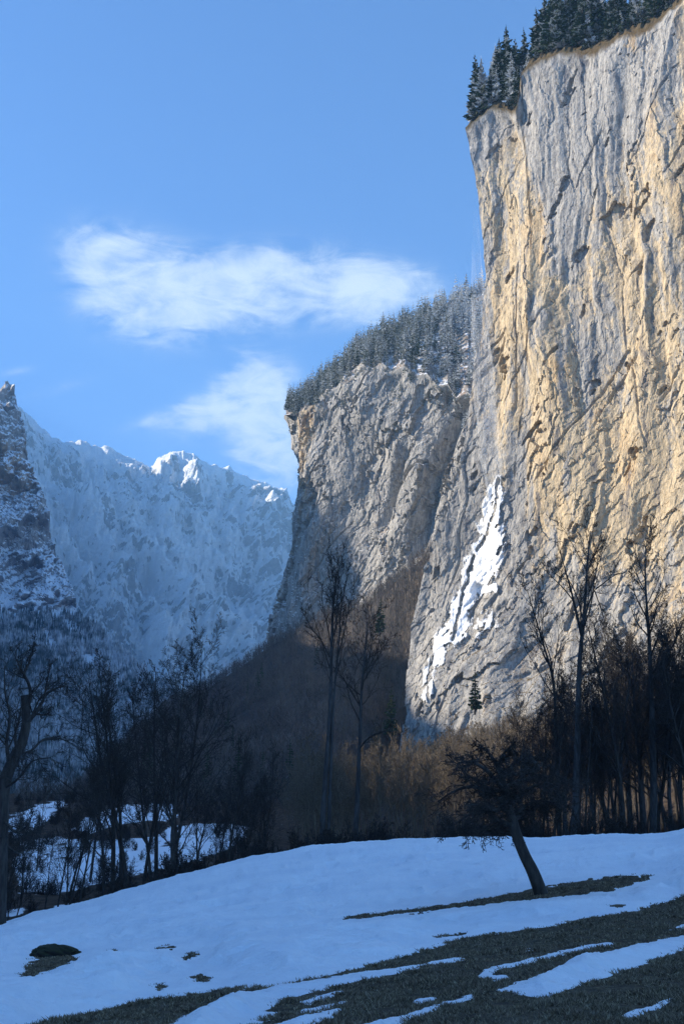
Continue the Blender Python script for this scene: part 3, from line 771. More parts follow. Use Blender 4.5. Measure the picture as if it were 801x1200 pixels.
def proto_tree(name, seed, H, r, bark, cfg, stems=1, crownmat=None, shift=0):
    t = Bare(seed)
    for k in range(stems):
        off = np.array([0, 0, -.6]) + (t.g.normal(0, .25, 3) * (1, 1, 0) if stems > 1 else 0)
        d = unit(np.array([t.g.normal(0, .05), t.g.normal(0, .05), 1])) if stems == 1 else unit(np.array([t.g.normal(0, .14), t.g.normal(0, .14), 1]))
        t.branch(off, d, H * (1 if k == 0 else t.g.uniform(.7, .95)), r * (1 if stems == 1 else .75), 0, cfg)
    return finish_tree(name, t, (0, 0, 0), bark, crownmat=crownmat)

def poly(px_py, Y, loc, dpt=None):
    """skeleton polyline of a tree (photo pixels at the tree's own distance) in the tree's local metres"""
    out = []
    for i, q in enumerate(px_py):
        dd = (q[2] if len(q) > 2 else 0)
        out.append(P(q[0], q[1], Y + dd) - np.array(loc))
    return out
def dens(pts, m=3):
    pts = np.array(pts); n = len(pts); q = np.linspace(0, n - 1, (n - 1) * m + 1)
    i = np.clip(q.astype(int), 0, n - 2); f_ = (q - i)[:, None]
    a_, b_, c_, d_ = pts[np.clip(i - 1, 0, n - 1)], pts[i], pts[i + 1], pts[np.clip(i + 2, 0, n - 1)]
    return list(b_ + .5 * f_ * (c_ - a_ + f_ * (2 * a_ - 5 * b_ + 4 * c_ - d_ + f_ * (3 * (b_ - c_) + d_ - a_))))
def limb(t, pts, r0, r1, lvl, cfg, nch, start=.2):
    pts = dens(pts); rads = list(np.linspace(r0, r1, len(pts)))
    L = sum(np.linalg.norm(pts[i + 1] - pts[i]) for i in range(len(pts) - 1))
    t.add(lvl, pts, rads); t.kids(pts, rads, L, max(lvl, 1) if lvl else 0, cfg, start, nch)

# 1 the leaning old fruit tree on the meadow
Y = 34.0
loc = P(634, 1049, Y); loc[2] = zground(loc[0], loc[1]) - .05
t = Bare(21); cf = bcfg(rmin=.008, wob=[.1, .28, .3, .3, .3], up=[0, -.02, -.03, -.02, 0], ang=[60, 55, 50, 45], lr=[.45, .40, .45, .5], nch=[8, 10, 7, 5], flat=.35, fall=[.3, .4, .3, .3], rr=[.55, .5, .55, .6])
tr = dens(poly([(636, 1058), (633, 1046), (624, 1022), (615, 1004), (606, 982), (600, 962), (594, 938), (588, 915), (582, 893)], Y, loc)); rads = list(np.interp(np.arange(len(tr)), [0, 2, 8, 12, 18, len(tr) - 1], [.28, .215, .175, .165, .13, .08]))
t.add(0, tr, rads)
for pl, r0 in [([(602, 968), (585, 962, -.4), (566, 950, -.8), (548, 955, -1), (530, 968, -1.2)], .075), ([(597, 950), (575, 930, .4), (552, 922, .8), (530, 928, 1.0), (512, 940, 1.1)], .085),
               ([(592, 930), (572, 905, -.5), (552, 893, -.9), (535, 895, -1.2)], .075), ([(588, 914), (600, 896, .5), (618, 886, .8), (634, 892, 1)], .07), ([(584, 900), (570, 880, .3), (556, 874, .5)], .05),
               ([(600, 962), (620, 948, .5), (642, 942, .8), (660, 950, 1.0)], .075), ([(596, 944), (616, 926, -.6), (640, 918, -1), (656, 926, -1.4)], .07), ([(583, 896), (592, 880, -.3), (604, 872, -.6)], .05),
               ([(600, 955), (624, 940, .2), (648, 940, .3), (668, 946, .4)], .06), ([(590, 922), (618, 912, 1.0), (640, 914, 1.6), (658, 922, 2.0)], .06), ([(604, 974), (590, 975, .8), (572, 968, 1.6), (556, 972, 2.0)], .05), ([(594, 938), (580, 950, -1.2), (560, 938, -2)], .055), ([(590, 920), (606, 940, 1.2), (626, 962, 1.8)], .05), ([(592, 928), (570, 922, 1.5), (548, 908, 2.4)], .055), ([(586, 905), (606, 908, -1.4), (630, 905, -2.2)], .055)]:
    limb(t, poly(pl, Y, loc), r0 * 1.15, .015, 1, cf, 19, .05)
o = finish_tree('fruit_tree', t, loc, M_bark); tag(o, 'gnarled old fruit tree leaning left on the snowy meadow', 'tree')

# 2 crooked tree cut by the left edge
Y = 58.0; loc = P(-4, 1106, Y); loc[2] = zground(loc[0], loc[1]) - .1
t = Bare(22); cf = bcfg(rmin=.010, wob=[.1, .2, .22, .22, .2], up=[0, .03, .04, .02, 0], nch=[8, 9, 7, 4], ang=[45, 48, 45, 40], lr=[.4, .42, .45, .5])
t.add(0, dens(poly([(-4, 1112), (-2, 1060), (0, 1010), (2, 960), (5, 920), (16, 890), (26, 870), (31, 845), (29, 815), (31, 848 - 10)][:9], Y, loc)), list(np.linspace(.46, .2, 25)))
for pl, r0 in [([(30, 847), (40, 838), (48, 826, .5), (56, 812, 1), (68, 806, 1.5), (80, 804, 2)], .15), ([(30, 830), (36, 818), (34, 802, -.5), (28, 790, -1), (22, 778, -1.4), (16, 765, -1.4)], .13), ([(42, 836), (52, 838, -.5), (60, 834, -1)], .07),
               ([(12, 900), (8, 870, -1), (12, 840, -1.6), (6, 810, -2), (6, 780, -2)], .12), ([(20, 880), (18, 862, 1), (22, 845, 1.5), (26, 822, 2)], .1), ([(18, 884), (36, 880, 1), (52, 866, 2), (72, 866, 3), (88, 874, 3.4)], .08),
               ([(5, 925), (22, 912, -1), (38, 892, -2), (60, 888, -3)], .08), ([(52, 818, .8), (56, 796, .4), (60, 776, 0)], .07), ([(28, 790, -1), (36, 772, -.4), (40, 752, 0)], .07), ([(3, 960), (18, 975, -1), (32, 968, -2), (40, 950, -2.4)], .08), ([(2, 985), (22, 1000, 1), (36, 985, 1.6), (42, 965, 2)], .07)]:
    limb(t, poly(pl, Y, loc), r0, .02, 1, cf, 13, .12)
o = finish_tree('bare_tree', t, loc, M_bark); tag(o, 'crooked bare tree with twisting limbs cut by the left edge', 'tree')

# 3 tall slim tree with parallel upright stems, mid picture
Y = 84.0; loc = P(379, 1000, Y); loc[2] = zground(loc[0], loc[1]) - .2
t = Bare(23); cf = bcfg(rmin=.013, up=[.03, .12, .10, .06, 0], ang=[28, 30, 34, 35], nch=[10, 6, 4, 3], lr=[.3, .36, .45, .5], wob=[.04, .08, .12, .16, .2])
for pl, r0 in [([(379, 1004), (378, 960), (382, 900), (386, 840), (388, 780), (389, 730), (392, 690), (396, 668)], .24), ([(384, 1004), (386, 940), (388, 880), (391, 820), (396, 760), (400, 710), (408, 672)], .15)]:
    limb(t, poly(pl, Y, loc), r0, .025, 0, cf, 11, .5)
for pl, r0 in [([(386, 770), (376, 750, -.5), (364, 735, -1), (352, 712, -1.5)], .07), ([(388, 760), (384, 735, .5), (378, 710, .8), (377, 685, 1)], .06), ([(394, 775), (402, 745, .5), (408, 715, 1), (414, 690, 1)], .07), ([(390, 745), (390, 710, -.6), (386, 676, -.8)], .05)]:
    limb(t, poly(pl, Y, loc), r0, .015, 1, cf, 9, .2)
o = finish_tree('bare_tree', t, loc, M_bark_pale, crownmat=M_bark); tag(o, 'tallest bare tree in mid picture with two slim parallel stems', 'tree')

# 4 its shorter, wider neighbour
Y = 88.0; loc = P(415, 1000, Y); loc[2] = zground(loc[0], loc[1]) - .2
t = Bare(24); cf = bcfg(rmin=.013, nch=[14, 7, 4, 3], ang=[42, 40, 40, 35], lr=[.32, .42, .45, .5])
limb(t, poly([(415, 1004), (418, 950), (420, 900), (422, 850), (424, 800), (428, 760), (430, 728)], Y, loc), .22, .03, 0, cf, 17, .5)
for pl, r0 in [([(420, 880), (430, 866, -.5), (446, 858, -1), (468, 858, -1.4)], .08), ([(423, 830), (408, 805, .5), (396, 785, 1)], .07), ([(425, 800), (440, 775, .5), (454, 752, 1)], .07)]:
    limb(t, poly(pl, Y, loc), r0, .015, 1, cf, 9, .2)
o = finish_tree('bare_tree', t, loc, M_bark_pale, crownmat=M_bark); tag(o, 'bare tree with rounded crown right of the tall slim double stem', 'tree')

# 5 the tall forked tree against the ochre wall
Y = 84.0; loc = P(673, 992, Y); loc[2] = zground(loc[0], loc[1]) - .2
t = Bare(25); cf = bcfg(rmin=.013, up=[.03, .10, .08, .05, 0], ang=[34, 36, 36, 36], nch=[10, 7, 5, 3], lr=[.26, .36, .45, .5], wob=[.04, .09, .12, .16, .2])
limb(t, poly([(673, 998), (674, 940), (676, 880), (677, 820), (679, 770), (683, 730), (686, 690), (688, 655), (691, 622)], Y, loc), .33, .03, 0, cf, 13, .55)
for pl, r0 in [([(681, 745), (674, 715, -.5), (668, 690, -.8), (660, 662, -1), (654, 640, -1)], .13), ([(672, 705), (660, 690, -.8), (646, 676, -1.6), (634, 664, -2)], .06), ([(684, 725), (694, 695, .6), (706, 684, 1.2), (720, 674, 1.6), (736, 670, 1.8)], .09),
               ([(687, 670), (696, 650, .4), (704, 632, .8)], .06), ([(696, 692, .6), (704, 715, 1.4), (710, 735, 2)], .05)]:
    limb(t, poly(pl, Y, loc), r0, .015, 1, cf, 8, .25)
o = finish_tree('bare_tree', t, loc, M_bark_pale, crownmat=M_bark); tag(o, 'tall forked bare tree standing out against the ochre cliff', 'tree')

# 6 thin slanting tree left of it, 7 pale tree at the right
Y = 90.0; loc = P(656, 992, Y); loc[2] = zground(loc[0], loc[1]) - .2
t = Bare(26)
limb(t, poly([(656, 998), (654, 930), (651, 860), (648, 800), (636, 755), (624, 715), (617, 690)], Y, loc), .2, .02, 0, cf, 14, .4)
for pl, r0 in [([(648, 800), (644, 770, -.6), (632, 735, -1), (630, 705, -1)], .07)]: limb(t, poly(pl, Y, loc), r0, .015, 1, cf, 8, .25)
o = finish_tree('bare_tree', t, loc, M_bark); tag(o, 'thin bare tree slanting left beside the tall forked tree', 'tree')
Y = 88.0; loc = P(764, 990, Y); loc[2] = zground(loc[0], loc[1]) - .2
t = Bare(27)
limb(t, poly([(764, 996), (765, 930), (764, 860), (762, 800), (760, 750), (757, 710), (755, 660), (757, 635)], Y, loc), .33, .02, 0, cf, 16, .4)
for pl, r0 in [([(757, 700), (748, 684, -.6), (736, 672, -1)], .06), ([(763, 830), (776, 800, .6), (790, 770, 1)], .09), ([(758, 740), (768, 715, -.6), (778, 690, -1)], .06), ([(764, 870), (782, 855, -1), (796, 830, -1.5)], .1)]: limb(t, poly(pl, Y, loc), r0, .015, 1, cf, 9, .25)
o = finish_tree('bare_tree', t, loc, M_bark_pale, crownmat=M_bark); tag(o, 'bare tree with a thick pale trunk near the right edge', 'tree')

# tree kinds for the woods
def hide_proto(p): return p
c_up = bcfg(ang=[30, 34, 36, 36], up=[.03, .14, .1, .06, 0], nch=[20, 9, 5, 3], lr=[.34, .40, .46, .5])
c_wide = bcfg(ang=[46, 44, 42, 40], nch=[17, 10, 6, 3], lr=[.42, .42, .46, .5], wob=[.07, .16, .18, .2, .2])
c_thin = bcfg(ang=[34, 38, 40, 40], nch=[18, 6, 4, 2], lr=[.26, .42, .5, .5], start=[.35, .15, .15, .2])
c_shrub = bcfg(ang=[34, 36, 38, 40], nch=[10, 6, 4, 2], lr=[.5, .5, .5, .5], start=[.08, .1, .15, .2], wob=[.1, .15, .2, .2, .2])
DK = [proto_tree('bare_tree', 31, 22, .26, M_bark, c_up), proto_tree('bare_tree', 32, 20, .26, M_bark, c_wide), proto_tree('bare_tree', 33, 23, .22, M_bark, c_up, 2), proto_tree('bare_tree', 34, 19, .2, M_bark, c_thin), proto_tree('bare_tree', 39, 20, .3, M_bark_pale, c_wide, crownmat=M_bark)]
c_brown = bcfg(ang=[36, 40, 42, 40], nch=[18, 7, 4, 2], lr=[.26, .40, .5, .5], start=[.4, .15, .15, .2], rmin=.016, rr=[.42, .55, .6, .7])
BR = [proto_tree('thin_tree', 41, 15, .11, M_bark_brown, c_brown), proto_tree('thin_tree', 42, 16, .11, M_bark_brown, c_brown, 2), proto_tree('thin_tree', 43, 13, .12, M_bark_brown, bcfg(nch=[13, 7, 4, 2], start=[.3, .15, .15, .2], rmin=.016))]
SHB = [proto_tree('bare_shrub', 51, 4.2, .04, M_bark, c_shrub, 5), proto_tree('bare_shrub', 52, 3.4, .04, M_bark, c_shrub, 6)]
usedp = set()
def place(pr, x, y, sc, g, dz=0):
    z = float(zsurf(np.array([x]), np.array([y]))[0]) - .15 + dz
    if id(pr) in usedp:
        return dup(pr, (x, y, z), g.uniform(0, 6.28), sc)
    usedp.add(id(pr)); pr.location = (x, y, z); pr.rotation_euler[2] = g.uniform(0, 6.28); pr.scale = (sc,) * 3
    return pr
def xat(px_, y): return (px_ - 400.5) / F * y * .957
g = np.random.default_rng(77)
# dark wood on the right
for k in range(64):
    px_ = 600 + 245 * ((k + g.random()) / 64) ** .72; y = g.uniform(82, 150); big = sm(px_, 690, 750)
    H = g.uniform(.62, .80) + .22 * float(big); H *= y / 115 * .9 + .15
    o = place(DK[int(g.choice([0, 1, 2, 3, 3, 4]))], xat(px_, y), y, H, g)
    if px_ > 730: tag(o, 'bare tree in the dense dark stand at the far right behind the snow', 'tree', 'dense dark trees at the far right')
    else: tag(o, 'dark bare tree below the ochre cliff right of the leaning fruit tree', 'tree', 'dark bare trees below the ochre cliff')
# wood behind the crest on the left
for k in range(30):
    px_ = -20 + 340 * (k + g.random()) / 30; y = g.uniform(76, 175)
    H = float(ip(px_, [(0, .52), (60, .5), (110, .75), (150, 1.12), (190, 1.08), (215, .66), (260, .5), (330, .55)])) * g.uniform(.8, 1.1) * (y / 100 * .6 + .4)
    o = place(DK[int(g.choice([0, 1, 3, 3, 2]))], xat(px_, y), y, H, g)
    tag(o, 'shaded bare tree in the hollow beyond the snowy crest at left', 'tree', 'bare trees in the hollow at left')
# brown wood in the middle
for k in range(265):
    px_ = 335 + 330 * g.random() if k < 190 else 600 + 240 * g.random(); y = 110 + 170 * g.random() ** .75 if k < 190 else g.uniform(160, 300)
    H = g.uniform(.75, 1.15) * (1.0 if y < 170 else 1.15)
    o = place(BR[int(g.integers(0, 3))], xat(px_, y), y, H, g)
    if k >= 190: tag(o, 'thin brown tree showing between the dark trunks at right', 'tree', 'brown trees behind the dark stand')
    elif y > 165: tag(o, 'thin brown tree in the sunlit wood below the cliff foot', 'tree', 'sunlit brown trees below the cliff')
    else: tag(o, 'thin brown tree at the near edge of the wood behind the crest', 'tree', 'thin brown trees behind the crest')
for k in range(300):
    px_, y = (130 + 690 * g.random(), g.uniform(74, 105)) if k < 110 else ((10 + 290 * g.random(), g.uniform(115, 300)) if k < 260 else (590 + 240 * g.random(), g.uniform(100, 190)))
    o = place(SHB[int(g.integers(0, 2))], xat(px_, y), y, g.uniform(.45, 1.0), g)
    if y > 115 and px_ < 400: tag(o, 'leafless shrub on the far snowfield in the left hollow', 'shrub', 'shrubs on the far snowfield')
    elif px_ > 470: tag(o, 'leafless shrub at the foot of the dark trees behind the crest', 'shrub', 'shrubs under the dark trees')
    else: tag(o, 'leafless shrub just beyond the left slope of the snowy crest', 'shrub', 'shrubs beyond the left crest')

# ------------------------------------------------------------------ spruces
def spruce_geo(seed, H, W, nw=26, nb=9):
    g = np.random.default_rng(seed); V, Fc, fr = [], [], []
    def quad(a, b, c, d, f):
        i = len(V); V.extend([a, b, c, d]); Fc.append((i, i + 1, i + 2, i + 3)); fr.extend([f[0], f[0], f[1], f[1]])
    for w in range(nw):
        k = (w + g.random() * .6) / nw; z = H * (.06 + .94 * k); L0 = W * (1 - k) ** .85 * (.8 + .4 * g.random()) + .12
        for b in range(max(4, int(nb * (1 - .4 * k)))):
            a = g.random() * 6.283; L = L0 * g.uniform(.55, 1.15); dr = g.uniform(.15, .5) * (1 - .6 * k)
            d = np.array([math.cos(a), math.sin(a), 0]); s = np.array([-d[1], d[0], 0])
            p0 = np.array([0, 0, z]); p1 = d * L * .55 + np.array([0, 0, z - dr * L * .35]); p2 = d * L + np.array([0, 0, z - dr * L * .75 + .1 * L])
            wd = .16 * L + .12; f = g.random()
            quad(p0 - s * wd * .3, p0 + s * wd * .3, p1 + s * wd, p1 - s * wd, (f * .7, f))
            quad(p1 - s * wd, p1 + s * wd, p2 + s * wd * .15, p2 - s * wd * .15, (f, f * .9))
            for sgn in (-1, 1):
                q = p1 * .6 + p0 * .4; e = q + (d * .5 + s * sgn * .8) * L * .42 + np.array([0, 0, -.16 * L])
                quad(q - d * .08 * L, q + d * .1 * L, e + d * .05 * L, e - d * .03 * L, (f, f))
                # hanging needles below the frond
                quad(p1 + s * sgn * wd * .4, p2 * .8 + p1 * .2, p2 * .8 + p1 * .2 + np.array([0, 0, -.12 * L - .1]), p1 + s * sgn * wd * .5 + np.array([0, 0, -.2 * L - .1]), (f * .5, f * .3))
    i = len(V); V.append(np.array([-.1, 0, H * .93])); V.append(np.array([.1, 0, H * .93])); V.append(np.array([.02, .02, H * 1.04])); V.append(np.array([-.02, -.02, H * 1.04])); Fc.append((i, i + 1, i + 2, i + 3)); fr.extend([0, 0, .5, .5])
    return np.array(V), np.array(Fc), np.array(fr)
def trunk_geo(H, r):
    t = Bare(1); t.add(0, [np.array([0, 0, -1.5]), np.array([0, 0, H * .35]), np.array([0, 0, H * .7]), np.array([0, 0, H])], [r, r * .7, r * .4, .03]); return t.mesh(0, 0)
def spruce_proto(seed, H, W, mat, nw, nb, parts):
    V, Fc, fr = spruce_geo(seed, H, W, nw, nb)
    if parts:
        root = empty('spruce_tree'); mk('trunk', *trunk_geo(H, .3), M_bark, root); mk('crown', V, Fc, mat, root, smooth=False, attrs={'frost': fr}); return root
    TV, TF = trunk_geo(H, .3)
    return mk('spruce_tree', np.concatenate([V, TV]), [Fc, TF + len(V)], mat, smooth=False, attrs={'frost': np.concatenate([fr, np.zeros(len(TV))])})
used2 = set()
def put(pr, p, sc, g, tilt=.02):
    if id(pr) in used2: o = dup(pr, tuple(p), g.uniform(0, 6.28), sc, (g.normal(0, tilt), g.normal(0, tilt)))
    else:
        used2.add(id(pr)); pr.location = tuple(p); pr.scale = (sc,) * 3 if not hasattr(sc, '__len__') else sc; o = pr
    return o
TOPS = [spruce_proto(61, 26, 4.2, M_spruce_dark, 30, 10, True), spruce_proto(62, 24, 3.6, M_spruce_dark, 28, 10, True), spruce_proto(63, 27, 3.9, M_spruce_snow, 30, 10, True)]
g = np.random.default_rng(88)
tpx, tpy = proj(TOPG)
PX0 = 543 + (np.linspace(0, 1, TOPG.shape[1]) ** 1.12) * (1060 - 543)
for k in range(128):
    pxw = 546 + 255 * ((k + g.random()) / 128) ** 1.05
    j = int(np.argmin(np.abs(PX0 - pxw))); i = int(g.choice([1, 2, 3, 4, 5, 6, 7], p=[.1, .14, .17, .19, .17, .13, .10]))
    if pxw < 604 and k % 2: i = max(1, i - 3)
    p = TOPG[i, j] - np.array([0, 0, .3])
    right = pxw > 610
    k_ = float(g.uniform(.5, 1.2) * (1.4 if pxw < 604 else (1.45 if pxw < 690 else 1.0)))
    o = put(TOPS[int(g.choice([0, 1, 2], p=[.5, .4, .1] if right else [.25, .25, .5]))], p, (k_ * 1.35, k_ * 1.35, k_), g)
    if right: tag(o, 'dark green spruce on the rim of the main cliff top right', 'spruce', 'dark spruces on the cliff rim')
    else: tag(o, 'snow dusted spruce on the left corner of the main cliff top', 'spruce', 'spruces on the cliff corner')
BL = [spruce_proto(71, 25, 3.8, M_spruce_snow, 20, 8, False), spruce_proto(72, 23, 3.2, M_spruce_snow, 18, 8, False), spruce_proto(73, 26, 3.6, M_spruce_frost, 20, 8, False), spruce_proto(74, 24, 3.4, M_spruce_dark, 18, 8, False)]
ns, ncs = SLP.shape[:2]; cnt = 0
g = np.random.default_rng(99)
rest = []
def bluff_spot(back):
    while True:
        j = int(g.uniform(2, ncs * .86)); i = int(ns * (g.random() ** .9))
        if back == (i > ns * .55): return SLP[i, j] - np.array([0, 0, 1]), PXB[j], i
while cnt < 130:
    p, pxx, i = bluff_spot(g.random() < .35)
    if 405 < pxx < 480 and i < 4 and g.random() < .4: continue
    fro = float(sm(pxx, 490, 560)) * .7; k = float(g.uniform(.55, 1.1))
    o = put(BL[2] if g.random() < fro else BL[int(g.choice([0, 1, 3], p=[.48, .34, .18]))], p, (k * 1.45, k * 1.45, k), g)
    if pxx < 400: tag(o, 'small spruce along the left tip of the wooded bluff', 'spruce', 'spruces on the left tip of the bluff')
    elif pxx < 500: tag(o, 'snow dusted spruce in the middle of the bluff top wood', 'spruce', 'spruces in the middle of the bluff')
    else: tag(o, 'frosted spruce high on the bluff near the falling spray', 'spruce', 'frosted spruces near the spray')
    cnt += 1
# the wood behind them, too many to count
SV, SF, SR = spruce_geo(75, 24, 4.6, 13, 7)
allV, allF, allR = [], [], []
for k in range(800):
    p, pxx, i = bluff_spot(g.random() < .75)
    if k > 700:
        jf = int(g.uniform(6, BV.shape[1] * .80)); p = BV[int(4 + 60 * g.random() ** 2.2), jf] - np.array([0, 0, 1.5]); pxx = PXB[jf]
    c, s_n = math.cos(k * 2.4), math.sin(k * 2.4); q = g.uniform(.45, 1.15) * (1 if k <= 700 else .6)
    v = SV * q; v = np.stack([v[:, 0] * c - v[:, 1] * s_n, v[:, 0] * s_n + v[:, 1] * c, v[:, 2]], -1) + p
    allF.append(SF + k * len(SV)); allV.append(v); allR.append(SR + .30 * float(sm(pxx, 470, 560)) - .1)
o = mk('spruce_wood', np.concatenate(allV), np.concatenate(allF), M_spruce_snow, smooth=False, attrs={'frost': np.concatenate(allR)})
tag(o, 'dense snow dusted spruce wood covering the top of the bluff', 'woods', kind='stuff')
# dark spruces standing in the shaded hillside wood
DKS = [spruce_proto(76, 17, 3.2, M_spruce_green, 20, 8, False), spruce_proto(77, 20, 3.4, M_spruce_green, 20, 8, False)]
for k in range(38):
    jf = int(260 * g.uniform(.08, .74) ** 1.1); i_ = int(nrh * g.uniform(.12, .98))
    o = put(DKS[k % 2], HV[i_, jf] - np.array([0, 0, 1]), float(g.uniform(.6, 1.15)), g)
    tag(o, 'dark spruce among the bare woods on the shaded hillside', 'spruce', 'dark spruces on the shaded hillside')
# low bushes along the rim of the main cliff
for k in range(46):
    j_ = int(np.argmin(np.abs(PX0 - g.uniform(560, 790)))); i_ = int(g.integers(0, 4))
    o = put(TOPS[k % 2], TOPG[i_, j_] - np.array([0, 0, .4]), (.42, .42, float(g.uniform(.12, .28))), g)
    o.name = 'evergreen_bush'; tag(o, 'low evergreen bush on the grassy edge of the main cliff', 'bush', 'bushes along the cliff edge')
# lone dark spruces lower down
def lone(px_, py_, Y, sc, seed, label):
    p = P(px_, py_, Y); r = spruce_proto(seed, 14, 2.6, M_spruce_green, 26, 10, True); r.location = tuple(p); r.scale = (sc,) * 3; r.rotation_euler[1] = .04
    tag(r, label, 'spruce')
lone(556, 832, 440, 1.25, 81, 'dark green spruce leaning on the rock below the frozen spray')
lone(457, 862, 400, 1.2, 82, 'dull green spruce at the foot of the cliff left of the frozen streak')
lone(445, 742, 640, 1.5, 83, 'small dark conifer alone in the sunlit brown hillside wood')

# ------------------------------------------------------------------ distant woods (stuff)
def bare_cloud(name, pos, hts, mat, seed, label, cat, twigs=26, spread=.22, wid=.10):
    g = np.random.default_rng(seed); N = len(pos); n = twigs
    k = g.random((N, n)) ** .8 * .8 + .2; a = g.random((N, n)) * 6.283; ln = hts[:, None] * spread * (1.25 - k) * g.uniform(.6, 1.4, (N, n)) * 1.3
    b = pos[:, None] + np.stack([np.zeros_like(k), np.zeros_like(k), k * hts[:, None] * .8], -1)
    d = np.stack([np.cos(a), np.sin(a), g.uniform(.5, 1.6, (N, n))], -1); e = b + d * ln[..., None]
    w = wid * g.uniform(.7, 1.5, (N, n)); a2 = g.random((N, n)) * 3.14; s = np.stack([np.cos(a2) * w, np.sin(a2) * w, 0 * w], -1)
    T = np.stack([b - s, b + s, e], 2).reshape(-1, 3)
    tw = (hts * .012)[:, None]; sx = np.array([1, 0, 0]); sy = np.array([0, 1, 0])
    T2 = np.stack([pos - sx * tw - [0, 0, 1], pos + sx * tw - [0, 0, 1], pos + np.stack([0 * hts, 0 * hts, hts], -1), pos - sy * tw - [0, 0, 1], pos + sy * tw - [0, 0, 1], pos + np.stack([0 * hts, 0 * hts, hts * .97], -1)], 1).reshape(-1, 3)
    V = np.concatenate([T, T2]); o = mk(name, V, np.arange(len(V)).reshape(-1, 3), mat, smooth=False)
    return tag(o, label, cat, kind='stuff')
g = np.random.default_rng(123)
N = 9000
kk = g.random(N) ** 1.35; jj = g.random(N)
fi = kk * (nrh - 1.01); fj = jj * (len(pxh) - 1.01); i0 = fi.astype(int); j0 = fj.astype(int)
hp = HV[i0, j0] + (HV[i0 + 1, j0] - HV[i0, j0]) * (fi - i0)[:, None] + (HV[i0, j0 + 1] - HV[i0, j0]) * (fj - j0)[:, None]
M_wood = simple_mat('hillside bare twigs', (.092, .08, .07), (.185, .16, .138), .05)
bare_cloud('bare_woods', hp, g.uniform(7, 14, N), M_wood, 5, 'brown leafless woods covering the hillside below the bluff', 'woods', 26, .26, .09)
# low thicket at the foot of the main cliff
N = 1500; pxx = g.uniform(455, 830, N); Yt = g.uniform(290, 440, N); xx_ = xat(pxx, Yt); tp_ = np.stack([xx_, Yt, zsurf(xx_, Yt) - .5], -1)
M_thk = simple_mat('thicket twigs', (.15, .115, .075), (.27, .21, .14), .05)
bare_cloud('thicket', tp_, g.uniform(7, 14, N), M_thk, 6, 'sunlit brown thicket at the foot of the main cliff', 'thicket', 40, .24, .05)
# conifer woods below the left peak
N = 24000; jj = g.integers(0, PV.shape[1] - 1, N * 3); ii = g.integers(0, PV.shape[0], N * 3)
qx_, qy_ = proj(PV)
sel = (qy_[ii, jj] > 714 + 26 * g.random(N * 3)) & (qx_[ii, jj] > -60) & (fbm(qx_[ii, jj] / 26, (qy_[ii, jj] - .8 * qx_[ii, jj]) / 12, 3, 901) < .28)
ii, jj = ii[sel][:N], jj[sel][:N]; pos = PV[ii, jj] + g.normal(0, 3, (len(ii), 3)) * (1, 1, .2); N = len(ii)
hh_ = g.uniform(12, 22, N); ns_ = 5; T = []
for lay, (z0, z1, rr_) in enumerate([(.05, .5, 1), (.3, .75, .75), (.55, 1.0, .5)]):
    ang = (np.arange(ns_) / ns_ * 6.283)[None] + g.random((N, 1)) * 6.28
    rad_ = hh_[:, None] * .15 * rr_ * g.uniform(.7, 1.2, (N, ns_))
    rim_ = pos[:, None] + np.stack([np.cos(ang) * rad_, np.sin(ang) * rad_, hh_[:, None] * z0 + g.normal(0, .6, (N, ns_))], -1)
    tip = np.repeat((pos + np.stack([0 * hh_, 0 * hh_, hh_ * z1], -1))[:, None], ns_, 1)
    T.append(np.stack([rim_, np.roll(rim_, -1, 1), tip], 2).reshape(-1, 3))
V = np.concatenate(T)
t = NT('distant conifers'); nn = t.noise(t.mapped((.05, .05, .05)), 1, 4, .6); n2 = t.noise(t.mapped((.004, .004, .004)), 1, 4, .6)
o = mk('conifer_woods', V, np.arange(len(V)).reshape(-1, 3), t.done(t.bsdf(t.mix(t.ss(t.math('ADD', nn, t.math('MULTIPLY', n2, .5)), .60, .95), (.06, .075, .06), (.6, .63, .66)), .9, None, .1)), smooth=False)
tag(o, 'hazy blue conifer woods on the slope below the left peak', 'woods', kind='stuff')

# ------------------------------------------------------------------ boulder
import bmesh
bm = bmesh.new(); bmesh.ops.create_icosphere(bm, subdivisions=5, radius=1)
vv = np.array([v.co[:] for v in bm.verts]); dsp = 1 + .30 * facets(vv[:, 0] * 1.5 + vv[:, 2] * .8, vv[:, 1] * 1.5 - vv[:, 2], 12, .6) + .20 * fbm(vv[:, 0] * 1.3 + vv[:, 2], vv[:, 1] * 1.3 - vv[:, 2] * .7, 4, 950) + .05 * fbm(vv[:, 0] * 6 + vv[:, 2] * 4, vv[:, 1] * 6, 3, 960)
fc = np.array([[v.index for v in f_.verts] for f_ in bm.faces]); bm.free()
vv = vv * dsp[:, None] * np.array([.62, .45, .36]); vv[:, 2] *= .62
t = NT('mossy rock'); n = t.noise(t.mapped((4, 4, 4)), 1, 6, .65)
c = t.mix(t.ss(t.math('ADD', t.nz(), t.math('MULTIPLY', t.math('SUBTRACT', n, .5), 1.6)), .1, .6), (.028, .026, .024), (.026, .03, .016))
Yb_ = 31.0; p = P(62, 1134, Yb_); p[2] = float(zsurf(np.array([p[0]]), np.array([p[1]]))[0]) + .06
o = mk('mossy_boulder', vv, fc, t.done(t.bsdf(c, .9, t.bump(n, .06), .2))); o.location = tuple(p); o.rotation_euler = (0, .0, .3)
tag(o, 'dark mossy boulder poking through the snow at lower left', 'boulder')

